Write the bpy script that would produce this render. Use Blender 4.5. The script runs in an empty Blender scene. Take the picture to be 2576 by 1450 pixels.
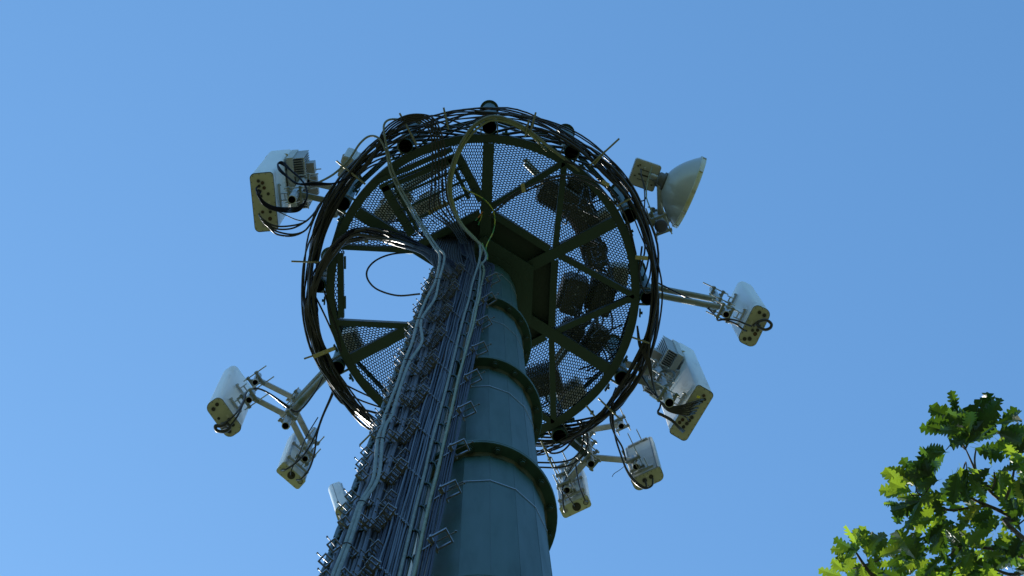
import bpy, math, random
from mathutils import Vector, Matrix
R = math.radians
scene = bpy.context.scene
COL = scene.collection

# ------------------------------------------------------------------ camera
F = 8000.0                       # focal length, in units of a 2576 px wide frame
CAMZ = 1.6
zen = Vector((-61, 1010, -F)).normalized()          # world up seen from the camera
wx = (Vector((1, 0, 0)) - zen * zen.x).normalized()
wy = zen.cross(wx)
ROT = Matrix((wx, wy, zen))                          # camera space -> world space
cam = bpy.data.cameras.new('camera')
cam.sensor_width = 36
cam.lens = 36 * F / 2576
cam.clip_start = 0.1
cam.clip_end = 20000
camo = bpy.data.objects.new('camera', cam)
COL.objects.link(camo)
camo.matrix_world = Matrix.Translation((0, 0, CAMZ)) @ ROT.to_4x4()
scene.camera = camo

# ------------------------------------------------------------------ sky, sun, exposure
SUN_EL = R(38)
SUN_AZ = R(-36)                  # clockwise from +Y
world = bpy.data.worlds.new('World')
scene.world = world
world.use_nodes = True
nt = world.node_tree
sky = nt.nodes.new('ShaderNodeTexSky')
sky.sky_type = 'NISHITA'
sky.sun_disc = False
sky.sun_elevation = SUN_EL
sky.sun_rotation = SUN_AZ
sky.altitude = 200
sky.air_density = 1.0
sky.dust_density = 1.2
sky.ozone_density = 10.0
wb = nt.nodes.new('ShaderNodeMix')                 # white balance of the daylight, the same in every direction
wb.data_type = 'RGBA'
wb.blend_type = 'MULTIPLY'
wb.inputs['Factor'].default_value = 1.0
wb.inputs['B'].default_value = (0.935, 1.116, 0.958, 1)
nt.links.new(sky.outputs[0], wb.inputs['A'])
nt.links.new(wb.outputs['Result'], nt.nodes['Background'].inputs[0])
nt.nodes['Background'].inputs[1].default_value = 0.15
sun = bpy.data.lights.new('sun', 'SUN')
sun.energy = 4.0
sun.angle = R(0.53)
sun.color = (1.0, 0.95, 0.87)
suno = bpy.data.objects.new('sun', sun)
COL.objects.link(suno)
sd = Vector((math.sin(SUN_AZ) * math.cos(SUN_EL), math.cos(SUN_AZ) * math.cos(SUN_EL), math.sin(SUN_EL)))
suno.rotation_euler = sd.to_track_quat('Z', 'Y').to_euler()
suno.location = (-20, 60, 60)
scene.view_settings.view_transform = 'Standard'
scene.view_settings.look = 'None'
scene.view_settings.gamma = 1
scene.view_settings.use_curve_mapping = False
scene.view_settings.exposure = 1.02

# ------------------------------------------------------------------ materials
def material(name, col, rough=0.5, metal=0.0, col2=None, scale=8.0, lo=0.4, hi=0.6, bump=0.0,
             bscale=40.0, spec=0.5, col3=None, s3=3.0, lo3=0.62, hi3=0.7, coat=0.0, stretch=None, rvar=0.0):
    m = bpy.data.materials.new(name)
    m.use_nodes = True
    t = m.node_tree
    b = t.nodes['Principled BSDF']
    b.inputs['Base Color'].default_value = (*col, 1)
    b.inputs['Roughness'].default_value = rough
    b.inputs['Metallic'].default_value = metal
    b.inputs['Specular IOR Level'].default_value = spec
    b.inputs['Coat Weight'].default_value = coat
    co = t.nodes.new('ShaderNodeTexCoord')
    src = co.outputs['Object']
    if stretch:
        mp = t.nodes.new('ShaderNodeMapping')
        mp.inputs['Scale'].default_value = stretch
        t.links.new(src, mp.inputs['Vector'])
        src = mp.outputs['Vector']
    cur = None
    for (c, s, l, h) in (((col2, scale, lo, hi)), ((col3, s3, lo3, hi3))):
        if c is None:
            continue
        n = t.nodes.new('ShaderNodeTexNoise')
        n.inputs['Scale'].default_value = s
        n.inputs['Detail'].default_value = 6
        n.inputs['Roughness'].default_value = 0.6
        t.links.new(src, n.inputs['Vector'])
        mr = t.nodes.new('ShaderNodeMapRange')
        mr.inputs['From Min'].default_value = l
        mr.inputs['From Max'].default_value = h
        t.links.new(n.outputs['Fac'], mr.inputs['Value'])
        mx = t.nodes.new('ShaderNodeMix')
        mx.data_type = 'RGBA'
        t.links.new(mr.outputs['Result'], mx.inputs['Factor'])
        if cur is None:
            mx.inputs['A'].default_value = (*col, 1)
        else:
            t.links.new(cur, mx.inputs['A'])
        mx.inputs['B'].default_value = (*c, 1)
        cur = mx.outputs['Result']
        if rvar:
            mr2 = t.nodes.new('ShaderNodeMapRange')
            mr2.inputs['To Min'].default_value = rough - rvar
            mr2.inputs['To Max'].default_value = rough + rvar
            t.links.new(n.outputs['Fac'], mr2.inputs['Value'])
            t.links.new(mr2.outputs['Result'], b.inputs['Roughness'])
    if cur is not None:
        t.links.new(cur, b.inputs['Base Color'])
    if bump:
        n = t.nodes.new('ShaderNodeTexNoise')
        n.inputs['Scale'].default_value = bscale
        n.inputs['Detail'].default_value = 4
        t.links.new(src, n.inputs['Vector'])
        bp = t.nodes.new('ShaderNodeBump')
        bp.inputs['Strength'].default_value = bump
        bp.inputs['Distance'].default_value = 0.01
        t.links.new(n.outputs['Fac'], bp.inputs['Height'])
        t.links.new(bp.outputs['Normal'], b.inputs['Normal'])
    return m

M = {}
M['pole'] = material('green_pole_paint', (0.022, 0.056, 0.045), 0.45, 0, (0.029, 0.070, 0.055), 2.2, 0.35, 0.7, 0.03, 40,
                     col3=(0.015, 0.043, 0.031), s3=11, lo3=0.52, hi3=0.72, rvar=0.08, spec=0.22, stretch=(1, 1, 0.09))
M['weld'] = material('rust_stained_weld', (0.06, 0.06, 0.03), 0.7, 0, (0.03, 0.05, 0.032), 9, 0.4, 0.6)
M['clamp'] = material('dull_zinc_clamp', (0.19, 0.205, 0.235), 0.34, 0.5, (0.12, 0.13, 0.145), 30, 0.4, 0.62)
M['sticker'] = material('faded_sticker', (0.5, 0.5, 0.42), 0.6, 0, (0.3, 0.3, 0.24), 40, 0.45, 0.6)
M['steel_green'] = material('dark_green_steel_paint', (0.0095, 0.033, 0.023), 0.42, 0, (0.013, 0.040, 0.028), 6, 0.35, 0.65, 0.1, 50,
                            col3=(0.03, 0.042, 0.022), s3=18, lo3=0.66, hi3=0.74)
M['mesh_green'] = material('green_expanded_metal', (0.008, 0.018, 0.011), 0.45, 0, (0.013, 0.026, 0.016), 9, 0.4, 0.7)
M['galv'] = material('galvanised_steel', (0.46, 0.48, 0.49), 0.4, 0.4, (0.34, 0.36, 0.36), 14, 0.4, 0.62, 0.05, 80,
                     col3=(0.2, 0.2, 0.15), s3=5, lo3=0.58, hi3=0.75, rvar=0.1)
M['galv_dull'] = material('weathered_galvanised_steel', (0.25, 0.27, 0.26), 0.5, 0.3, (0.18, 0.2, 0.185), 11, 0.4, 0.62, 0.06, 70,
                          col3=(0.1, 0.13, 0.07), s3=6, lo3=0.56, hi3=0.72)
M['inner'] = material('dark_pipe_inside', (0.012, 0.012, 0.013), 0.8, 0, (0.02, 0.018, 0.016), 10)
M['black'] = material('black_cable_sheath', (0.011, 0.011, 0.013), 0.33, 0, (0.016, 0.016, 0.018), 20, 0.4, 0.6)
M['ladder_black'] = material('blue_black_cable_sheath', (0.0065, 0.007, 0.015), 0.4, 0, (0.011, 0.012, 0.025), 15, 0.4, 0.6, spec=0.1)
M['grey_cable'] = material('pale_grey_conduit', (0.20, 0.235, 0.235), 0.55, 0, (0.155, 0.185, 0.18), 12, 0.4, 0.6, 0.5, 260, spec=0.25)
M['olive_cable'] = material('olive_grey_conduit', (0.20, 0.225, 0.13), 0.45, 0, (0.15, 0.17, 0.09), 9, 0.4, 0.6, 0.4, 260)
M['radome'] = material('white_radome', (0.74, 0.745, 0.71), 0.32, 0, (0.65, 0.66, 0.63), 4, 0.3, 0.7, 0.0, 60,
                       col3=(0.40, 0.40, 0.34), s3=9, lo3=0.58, hi3=0.82, rvar=0.06, stretch=(1, 1, 0.2))
M['radome_worn'] = material('weathered_grey_radome', (0.43, 0.45, 0.43), 0.5, 0, (0.33, 0.345, 0.32), 5, 0.35, 0.65, 0.04, 60,
                            col3=(0.2, 0.2, 0.17), s3=9, lo3=0.62, hi3=0.8)
M['plate'] = material('grey_beige_end_plate', (0.45, 0.455, 0.34), 0.5, 0, (0.36, 0.37, 0.26), 7, 0.35, 0.7, 0.0, 60,
                      col3=(0.22, 0.17, 0.07), s3=22, lo3=0.66, hi3=0.76)
M['plate_pale'] = material('pale_beige_end_plate', (0.55, 0.575, 0.42), 0.5, 0, (0.46, 0.485, 0.35), 7, 0.35, 0.7,
                           col3=(0.25, 0.2, 0.1), s3=24, lo3=0.7, hi3=0.78)
M['dark'] = material('black_rubber_plug', (0.02, 0.018, 0.016), 0.5, 0, (0.03, 0.028, 0.022), 30)
M['rust'] = material('rusty_connector', (0.11, 0.06, 0.03), 0.8, 0.2, (0.05, 0.035, 0.025), 60, 0.4, 0.6)
M['alu'] = material('grey_cast_aluminium', (0.36, 0.36, 0.34), 0.5, 0.3, (0.28, 0.28, 0.26), 10, 0.35, 0.65)
M['radio'] = material('pale_grey_radio_housing', (0.45, 0.46, 0.44), 0.5, 0.05, (0.38, 0.39, 0.37), 8, 0.35, 0.65)
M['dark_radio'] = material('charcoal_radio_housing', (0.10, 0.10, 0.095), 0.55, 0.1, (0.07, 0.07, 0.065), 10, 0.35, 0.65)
M['zinc'] = material('yellow_zinc_fittings', (0.21, 0.205, 0.14), 0.45, 0.3, (0.17, 0.16, 0.09), 30, 0.4, 0.6)
M['clip'] = material('beige_plastic_clip', (0.30, 0.275, 0.14), 0.55, 0, (0.38, 0.34, 0.16), 30, 0.4, 0.6)
M['dish'] = material('white_dish_coating', (0.36, 0.38, 0.36), 0.3, 0, (0.31, 0.33, 0.30), 3, 0.35, 0.7,
                     col3=(0.24, 0.25, 0.2), s3=6, lo3=0.6, hi3=0.8, coat=0.3)
M['dish_rim'] = material('weathered_dish_rim', (0.5, 0.52, 0.46), 0.5, 0, (0.45, 0.44, 0.22), 3.2, 0.45, 0.6,
                         col3=(0.06, 0.05, 0.03), s3=7, lo3=0.63, hi3=0.68)
M['cap_blue'] = material('dark_blue_pipe_cap', (0.03, 0.035, 0.07), 0.45, 0, (0.045, 0.05, 0.085), 14, 0.4, 0.6)
M['band'] = material('stainless_band', (0.42, 0.46, 0.5), 0.35, 0.8, (0.34, 0.38, 0.42), 12, 0.4, 0.6)
M['earth'] = material('green_yellow_earth_wire', (0.30, 0.33, 0.03), 0.45, 0, (0.05, 0.2, 0.05), 9, 0.5, 0.56)
M['orange'] = material('orange_wire', (0.55, 0.2, 0.03), 0.5, 0, (0.45, 0.14, 0.03), 20)
M['green_wire'] = material('green_heat_shrink', (0.02, 0.22, 0.09), 0.5, 0, (0.02, 0.16, 0.06), 20)
M['red_tape'] = material('red_tape', (0.35, 0.04, 0.03), 0.5, 0, (0.25, 0.03, 0.02), 20)
M['yellow_tag'] = material('yellow_cable_tag', (0.7, 0.65, 0.05), 0.5, 0, (0.6, 0.55, 0.04), 20)
M['bark'] = material('oak_bark', (0.13, 0.11, 0.09), 0.85, 0, (0.05, 0.042, 0.035), 40, 0.4, 0.6, 0.6, 90)
M['grass'] = material('shade_darkened_dry_grass', (0.055, 0.065, 0.02), 0.9, 0, (0.08, 0.08, 0.03), 0.35, 0.4, 0.62,  # grass colour darkened to stand for tree shade on the ground, dims the bounce
                      col3=(0.03, 0.045, 0.013), s3=1.7, lo3=0.5, hi3=0.65)

def leaf_material(name, col, trans, yellow=None):
    m = bpy.data.materials.new(name)
    m.use_nodes = True
    t = m.node_tree
    b = t.nodes['Principled BSDF']
    out = t.nodes['Material Output']
    co = t.nodes.new('ShaderNodeTexCoord')
    oi = t.nodes.new('ShaderNodeObjectInfo')
    n = t.nodes.new('ShaderNodeTexNoise')
    n.inputs['Scale'].default_value = 30
    n.inputs['Detail'].default_value = 4
    t.links.new(co.outputs['Object'], n.inputs['Vector'])
    hs = t.nodes.new('ShaderNodeHueSaturation')
    mv = t.nodes.new('ShaderNodeMapRange')
    mv.inputs['To Min'].default_value = 0.7
    mv.inputs['To Max'].default_value = 1.35
    t.links.new(oi.outputs['Random'], mv.inputs['Value'])
    mm = t.nodes.new('ShaderNodeMath')
    mm.operation = 'MULTIPLY_ADD'
    mm.inputs[1].default_value = 0.5
    t.links.new(n.outputs['Fac'], mm.inputs[0])
    ad = t.nodes.new('ShaderNodeMath')
    ad.operation = 'SUBTRACT'
    ad.inputs[1].default_value = 0.25
    t.links.new(mv.outputs['Result'], ad.inputs[0])
    t.links.new(ad.outputs[0], mm.inputs[2])
    t.links.new(mm.outputs[0], hs.inputs['Value'])
    hs.inputs['Color'].default_value = (*col, 1)
    t.links.new(hs.outputs[0], b.inputs['Base Color'])
    b.inputs['Roughness'].default_value = 0.42
    tr = t.nodes.new('ShaderNodeBsdfTranslucent')
    h2 = t.nodes.new('ShaderNodeHueSaturation')
    t.links.new(mm.outputs[0], h2.inputs['Value'])
    h2.inputs['Color'].default_value = (*trans, 1)
    t.links.new(h2.outputs[0], tr.inputs['Color'])
    ms = t.nodes.new('ShaderNodeMixShader')
    ms.inputs[0].default_value = 0.4
    t.links.new(b.outputs[0], ms.inputs[1])
    t.links.new(tr.outputs[0], ms.inputs[2])
    t.links.new(ms.outputs[0], out.inputs['Surface'])
    return m
LEAF = [leaf_material('oak_leaf_green', (0.020, 0.050, 0.013), (0.06, 0.125, 0.007)),
        leaf_material('oak_leaf_fresh', (0.036, 0.078, 0.016), (0.24, 0.36, 0.02)),
        leaf_material('oak_leaf_yellowing', (0.10, 0.12, 0.018), (0.36, 0.40, 0.03))]

# ------------------------------------------------------------------ helpers
def P(px, py, h):
    """frame position (2576 px wide) at height h above the eye -> world point"""
    w = ROT @ Vector((px - 1288, 725 - py, -F))
    s = h / w.z
    return Vector((w.x * s, w.y * s, h + CAMZ))

def PY(px, py, Y):
    w = ROT @ Vector((px - 1288, 725 - py, -F))
    s = Y / w.y
    return Vector((w.x * s, Y, w.z * s + CAMZ))

class MB:
    def __init__(self):
        self.v = []; self.f = []; self.s = []
    def face(self, pts, smooth=False):
        n = len(self.v)
        self.v += [tuple(p) for p in pts]
        self.f.append(tuple(range(n, n + len(pts)))); self.s.append(smooth)
    def box(self, c, size, rot=None):
        c = Vector(c); hx, hy, hz = size[0] / 2, size[1] / 2, size[2] / 2
        n = len(self.v)
        for z in (-hz, hz):
            for (x, y) in ((-hx, -hy), (hx, -hy), (hx, hy), (-hx, hy)):
                p = Vector((x, y, z))
                if rot is not None:
                    p = rot @ p
                self.v.append(tuple(c + p))
        for f in ((3, 2, 1, 0), (4, 5, 6, 7), (0, 1, 5, 4), (1, 2, 6, 5), (2, 3, 7, 6), (3, 0, 4, 7)):
            self.f.append(tuple(n + i for i in f)); self.s.append(False)
        return self
    def bar(self, a, b, w, h, up=(0, 0, 1), ext=0.0):
        a = Vector(a); b = Vector(b); d = (b - a)
        L = d.length; d.normalize()
        u = Vector(up); s = d.cross(u)
        if s.length < 1e-5:
            s = d.cross(Vector((0, 1, 0)))
        s.normalize(); u = s.cross(d)
        rot = Matrix((d, s, u)).transposed()
        return self.box((a + b) / 2, (L + 2 * ext, w, h), rot)
    def prism(self, poly, z0, z1, smooth=False, caps=True):
        n = len(poly); k = len(self.v)
        self.v += [(p[0], p[1], z0) for p in poly] + [(p[0], p[1], z1) for p in poly]
        for i in range(n):
            j = (i + 1) % n
            self.f.append((k + i, k + j, k + n + j, k + n + i)); self.s.append(smooth)
        if caps:
            self.face([(p[0], p[1], z0) for p in reversed(poly)])
            self.face([(p[0], p[1], z1) for p in poly])
        return self
    def tube(self, pts, r, n=8, caps=True, r2=None, flat=1.0):
        pts = [Vector(p) for p in pts]
        m = len(pts)
        t0 = (pts[1] - pts[0]).normalized()
        ref = Vector((0, 0, 1)) if abs(t0.z) < 0.9 else Vector((0, 1, 0))
        u = t0.cross(ref).normalized()
        rings = []; k0 = len(self.v)
        for i in range(m):
            t = (pts[min(i + 1, m - 1)] - pts[max(i - 1, 0)]).normalized()
            u = (u - t * u.dot(t))
            if u.length < 1e-6:
                u = t.orthogonal()
            u.normalize()
            w = t.cross(u)
            rr = r if r2 is None else r + (r2 - r) * i / (m - 1)
            ring = []
            for j in range(n):
                a = 2 * math.pi * j / n
                p = pts[i] + u * (math.cos(a) * rr) + w * (math.sin(a) * rr * flat)
                ring.append(tuple(p))
            rings.append(ring); self.v += ring
        for i in range(m - 1):
            for j in range(n):
                a = k0 + i * n + j; b = k0 + i * n + (j + 1) % n
                self.f.append((a, b, b + n, a + n)); self.s.append(True)
        if caps:
            self.face(list(reversed(rings[0]))); self.face(rings[-1])
        return self
    def cyl(self, a, b, r, n=20, caps=True, r2=None):
        return self.tube([a, b], r, n, caps, r2)
    def lathe(self, prof, n=32, M4=None):
        """prof: (radius, axial) pairs around local z"""
        k = len(self.v)
        for (r, z) in prof:
            for j in range(n):
                a = 2 * math.pi * j / n
                p = Vector((r * math.cos(a), r * math.sin(a), z))
                self.v.append(tuple(M4 @ p if M4 else p))
        for i in range(len(prof) - 1):
            for j in range(n):
                a = k + i * n + j; b = k + i * n + (j + 1) % n
                self.f.append((a, b, b + n, a + n)); self.s.append(True)
        return self
    def mesh(self, name):
        me = bpy.data.meshes.new(name)
        me.from_pydata(self.v, [], self.f)
        me.polygons.foreach_set('use_smooth', self.s)
        me.update()
        return me

def tag(o, label=None, cat=None, group=None, kind=None):
    if label: o['label'] = label
    if cat: o['category'] = cat
    if group: o['group'] = group
    if kind: o['kind'] = kind
    return o

def link(name, me, mat, parent=None, mats=None):
    o = bpy.data.objects.new(name, me)
    COL.objects.link(o)
    if len(me.materials) == 0:
        if mats:
            for m in mats: me.materials.append(m)
        else:
            me.materials.append(mat)
    if parent is not None:
        o.parent = parent
    return o

def world_of(o):
    m = o.matrix_basis.copy()
    if o.parent is not None:
        m = world_of(o.parent) @ o.matrix_parent_inverse @ m
    return m

def part(name, mb, mat, parent, kind=None, label=None):
    o = link(name, mb.mesh(name), mat, parent)
    o.matrix_parent_inverse = world_of(parent).inverted()
    if kind: o['kind'] = kind
    if label: o['label'] = label
    return o

def placed(name, me, mat, parent, M4):
    """shared mesh at a world matrix, under parent"""
    o = link(name, me, mat, parent)
    o.matrix_parent_inverse = world_of(parent).inverted()
    o.matrix_basis = M4
    return o

def lpart(name, mb, mat, parent, kind=None):
    """mesh given in the parent's own coordinates"""
    o = link(name, mb.mesh(name), mat, parent)
    if kind: o['kind'] = kind
    return o

def empty(name, loc, label, cat, group=None, M4=None):
    o = bpy.data.objects.new(name, None)
    COL.objects.link(o)
    o.empty_display_size = 0.1
    if M4 is not None:
        o.matrix_basis = M4
    else:
        o.matrix_basis = Matrix.Translation(loc)
    return tag(o, label, cat, group)

def spline(pts, sub=6):
    pts = [Vector(p) for p in pts]
    if len(pts) < 3:
        return pts
    q = [pts[0] * 2 - pts[1]] + pts + [pts[-1] * 2 - pts[-2]]
    out = []
    for i in range(1, len(q) - 2):
        a, b, c, d = q[i - 1], q[i], q[i + 1], q[i + 2]
        for k in range(sub):
            t = k / sub
            out.append(0.5 * ((2 * b) + (c - a) * t + (2 * a - 5 * b + 4 * c - d) * t * t + (3 * b - a - 3 * c + d) * t ** 3))
    out.append(pts[-1])
    return out

def cable(name, pts, r, mat, label, group, sub=6, n=8, cat='cable'):
    pts = spline(pts, sub)
    base = pts[0]
    mb = MB(); mb.tube([p - base for p in pts], r, n)
    o = link(name, mb.mesh(name), mat)
    o.location = base
    return tag(o, label, cat, group)

def rrect(w, d, r, seg=5, rf=None):
    """rounded rectangle outline, x in +-w/2, y in +-d/2; rf radius of the front (+y) corners"""
    rf = r if rf is None else rf
    out = []
    for (sx, sy, a0, rr) in ((1, -1, -90, r), (1, 1, 0, rf), (-1, 1, 90, rf), (-1, -1, 180, r)):
        cx = sx * (w / 2 - rr); cy = sy * (d / 2 - rr)
        for k in range(seg + 1):
            a = R(a0 + 90 * k / seg)
            out.append((cx + rr * math.cos(a), cy + rr * math.sin(a)))
    return out

def scaled(poly, k):
    return [(x * k[0], y * k[1]) for x, y in poly]

rnd = random.Random(7)

# ------------------------------------------------------------------ ground
g = MB()
n = 64
for ring_r0, ring_r1 in ((0, 40), (40, 400), (400, 6000)):
    for j in range(n):
        a = 2 * math.pi * j / n; b = 2 * math.pi * (j + 1) / n
        if ring_r0 == 0:
            g.face([(0, 0, 0), (ring_r1 * math.cos(a), ring_r1 * math.sin(a), 0), (ring_r1 * math.cos(b), ring_r1 * math.sin(b), 0)])
        else:
            g.face([(ring_r0 * math.cos(a), ring_r0 * math.sin(a), 0), (ring_r1 * math.cos(a), ring_r1 * math.sin(a), 0),
                    (ring_r1 * math.cos(b), ring_r1 * math.sin(b), 0), (ring_r0 * math.cos(b), ring_r0 * math.sin(b), 0)])
tag(link('ground', g.mesh('ground'), M['grass']), kind='structure')

# ------------------------------------------------------------------ the monopole
H0 = 28.0                                    # underside of the platform above the eye
CEN = P(1215, 732, H0)
CX, CY = CEN.x, CEN.y
def zz(h): return h + CAMZ
def pole_r(h): return 0.285 + (28.0 - h) * 0.0078
AOFF = 2.3
def pol(ang, r, h):
    a = R(ang)
    return Vector((CX + r * math.sin(a), CY - r * math.cos(a), zz(h)))

pole = empty('monopole', (CX, CY, 0), 'tall faceted dark green steel monopole with bolted flanges', 'tower')
NS = 16
def ngon(r, h, off=0.5 - 0.12):
    return [(CX + r * math.sin(2 * math.pi * (i + off) / NS), CY - r * math.cos(2 * math.pi * (i + off) / NS), zz(h)) for i in range(NS)]
flanges = [24.7, 21.25, 17.8, 14.12, 10.8, 7.3, 3.8, 0.3]
levels = [28.0] + flanges + [-1.6]
for i in range(len(levels) - 1):
    ht, hb = levels[i], levels[i + 1]
    mb = MB()
    a = ngon(pole_r(ht), ht); b = ngon(pole_r(hb), hb)
    for j in range(NS):
        k = (j + 1) % NS
        mb.face([b[k], b[j], a[j], a[k]])
    mb.face(a); mb.face(list(reversed(b)))
    sec = part('shaft_section', mb, M['pole'], pole)
    # thin weld seams down the facet joints
    if ht > 12:
        for j in range(NS):
            ws = MB(); ws.tube([Vector(a[j]), Vector(b[j])], 0.0022, 5)
            part('weld_seam', ws, M['pole'], sec)
bolt = MB()
hexp = [(0.021 * math.cos(R(60 * k)), 0.021 * math.sin(R(60 * k))) for k in range(6)]
bolt.prism(hexp, -0.022, 0)
bolt.cyl((0, 0, -0.055), (0, 0, -0.02), 0.0125, 10)
bolt.prism([(0.03 * math.cos(R(30 * k)), 0.03 * math.sin(R(30 * k))) for k in range(12)], -0.004, 0.002)
boltme = bolt.mesh('flange_bolt'); boltme.materials.append(M['steel_green'])
nut = MB(); nut.prism(hexp, 0, 0.022); nut.cyl((0, 0, 0.02), (0, 0, 0.04), 0.0125, 10)
nutme = nut.mesh('flange_nut'); nutme.materials.append(M['steel_green'])
for h in flanges[:4]:
    rr = pole_r(h) + 0.074
    mb = MB()
    for (z0, z1, dr) in ((-0.034, -0.001, 0.0), (0.001, 0.034, 0.0015)):
        prof = [(rr + dr - 0.003, zz(h) + z0), (rr + dr, zz(h) + z0 + 0.003), (rr + dr, zz(h) + z1 - 0.003), (rr + dr - 0.003, zz(h) + z1)]
        mb2 = MB(); mb2.lathe([(pole_r(h) - 0.05, zz(h) + z0)] + prof + [(pole_r(h) - 0.05, zz(h) + z1)], 72, Matrix.Translation((CX, CY, 0)))
        k = len(mb.v); mb.v += mb2.v; mb.f += [tuple(x + k for x in f) for f in mb2.f]; mb.s += [False] * len(mb2.f)
    # weld fillet under the flange
    fl = part('flange', mb, M['steel_green'] if False else M['pole'], pole)
    wf = MB(); wf.lathe([(pole_r(h) + 0.016, zz(h) - 0.0345), (pole_r(h) - 0.004, zz(h) - 0.05)], 48, Matrix.Translation((CX, CY, 0)))
    part('weld_bead', wf, M['weld'], fl)
    for k in range(16):
        a = 2 * math.pi * (k + 0.38 + 0.25) / 16
        p = Vector((CX + (rr - 0.036) * math.sin(a), CY - (rr - 0.036) * math.cos(a), zz(h) - 0.034))
        placed('bolt', boltme, None, fl, Matrix.Translation(p) @ Matrix.Rotation(rnd.random() * 2, 4, 'Z'))
        p.z = zz(h) + 0.034
        placed('nut', nutme, None, fl, Matrix.Translation(p) @ Matrix.Rotation(rnd.random() * 2, 4, 'Z'))
for h in (27.15, 23.8, 20.4, 16.95, 13.4):
    mb = MB()
    rr = pole_r(h) + 0.003
    a = ngon(rr, h - 0.007); b = ngon(rr, h + 0.007)
    a2 = ngon(rr + 0.003, h - 0.007); b2 = ngon(rr + 0.003, h + 0.007)
    for j in range(NS):
        k = (j + 1) % NS
        mb.face([a2[k], a2[j], b2[j], b2[k]]); mb.face([a[j], a[k], a2[k], a2[j]][::-1]); mb.face([b[j], b[k], b2[k], b2[j]])
    part('steel_band', mb, M['band'], pole)
# ------------------------------------------------------------------ the round platform
RR = 1.392
plat = empty('platform', (CX, CY, zz(28)), 'round dark green work platform with hexagonal mesh floor around the pole top', 'platform')
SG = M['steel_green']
def arc(r, h, a0=0, a1=360, n=96):
    return [pol(a0 + (a1 - a0) * i / n, r, h) for i in range(n + 1)]
def ringbeam(r0, r1, h0, h1, n=120):
    mb = MB()
    for i in range(n):
        a, b = 360 * i / n, 360 * (i + 1) / n
        q = [[pol(x, r, h) for x in (a, b)] for (r, h) in ((r0, h0), (r1, h0), (r1, h1), (r0, h1))]
        for k in range(4):
            A, B = q[k], q[(k + 1) % 4]
            mb.face([A[0], A[1], B[1], B[0]][::-1])
    return mb
rb = part('ring_beam', ringbeam(RR - 0.075, RR, 28.0, 28.012), SG, plat)
part('ring_web', ringbeam(RR - 0.009, RR - 0.002, 28.0125, 28.12), SG, rb)
part('ring_top_flange', ringbeam(RR - 0.06, RR + 0.001, 28.1205, 28.13), SG, rb)
HEXR = 0.72
V = [pol(AOFF + 60 * k, HEXR, 28.0) for k in range(6)]
RP = [pol(AOFF + 30 * k, RR - 0.04, 28.0) for k in range(12)]
def beam(name, a, b, w, h0, h1, t=0.009, parent=plat):
    """an upturned channel: bottom flange and two webs"""
    a = Vector(a); b = Vector(b); mb = MB()
    d = (b - a).normalized(); s = Vector((d.y, -d.x, 0))
    za, zb = zz(h0), zz(h1)
    A = Vector((a.x, a.y, 0)); B = Vector((b.x, b.y, 0))
    mb.bar(A + Vector((0, 0, za + t / 2)), B + Vector((0, 0, za + t / 2)), w, t)
    for q in (-1, 1):
        o = s * (q * (w / 2 - 0.004))
        mb.bar(A + o + Vector((0, 0, (za + t + zb) / 2 + .0005)), B + o + Vector((0, 0, (za + t + zb) / 2 + .0005)), 0.007, zb - za - t)
    return part(name, mb, SG, parent)
for k in range(6):
    beam('radial_beam', pol(AOFF + 60 * k, 0.40, 28), pol(AOFF + 60 * k, RR - 0.076, 28), 0.098, 27.986, 28.118)
for k in (0, 1, 2, 3, 5):
    a, b = V[k], V[(k + 1) % 6]
    d = (b - a).normalized()
    beam('hexagon_beam', a + d * 0.06, b - d * 0.06, 0.062, 27.99, 28.116)
for k in (0, 1, 2, 3, 4):
    o = RP[2 * k + 1]
    if k == 4:
        continue
    for v in (V[k], V[(k + 1) % 6]):
        d = (o - v).normalized()
        beam('brace_beam', v + d * 0.05, o - d * 0.005, 0.052, 27.995, 28.112)
# hub: hexagonal bottom plate lower than the beams, gussets, solid deck above
mb = MB()
hp = [pol(AOFF + 60 * k, 0.505, 27.82) for k in range(6)]
inner = [pol(AOFF + 60 * k, 0.27, 27.82) for k in range(6)]
for k in (0, 1, 2, 3, 5):
    j = (k + 1) % 6
    for dz, flip in ((0, False), (0.02, True)):
        q = [hp[k], hp[j], inner[j], inner[k]]
        q = [p + Vector((0, 0, dz)) for p in q]
        mb.face(q[::-1] if flip else q)
    mb.face([hp[k], hp[j], hp[j] + Vector((0, 0, 0.02)), hp[k] + Vector((0, 0, 0.02))][::-1])
part('hub_plate', mb, SG, plat)
for k in range(6):
    mb = MB()
    mb.bar(pol(AOFF + 60 * k, 0.26, 27.9), pol(AOFF + 60 * k, 0.5, 27.9), 0.014, 0.15)
    part('gusset', mb, SG, plat)
mb = MB()
dk = [pol(AOFF + 60 * k, 0.70, 28.13) for k in range(6)]
di = [pol(AOFF + 60 * k, 0.20, 28.13) for k in range(6)]
for k in (0, 1, 2, 3, 5):
    j = (k + 1) % 6
    for dz, flip in ((0, False), (0.006, True)):
        q = [p + Vector((0, 0, dz)) for p in (dk[k], dk[j], di[j], di[k])]
        mb.face(q[::-1] if flip else q)
part('deck_plate', mb, SG, plat)
mb = MB()
prof = [(0.28, 27.8), (0.345, 27.8), (0.345, 27.818), (0.28, 27.818)]
mb.lathe([(r, zz(h)) for r, h in prof], 48, Matrix.Translation((CX, CY, 0))); mb.s = [False] * len(mb.s)
part('collar', mb, SG, plat)
# mast stub above the deck
mb = MB(); mb.cyl((CX, CY, zz(28.0)), (CX, CY, zz(29.6)), 0.17, 24)
part('head_tube', mb, M['pole'], plat)

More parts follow.
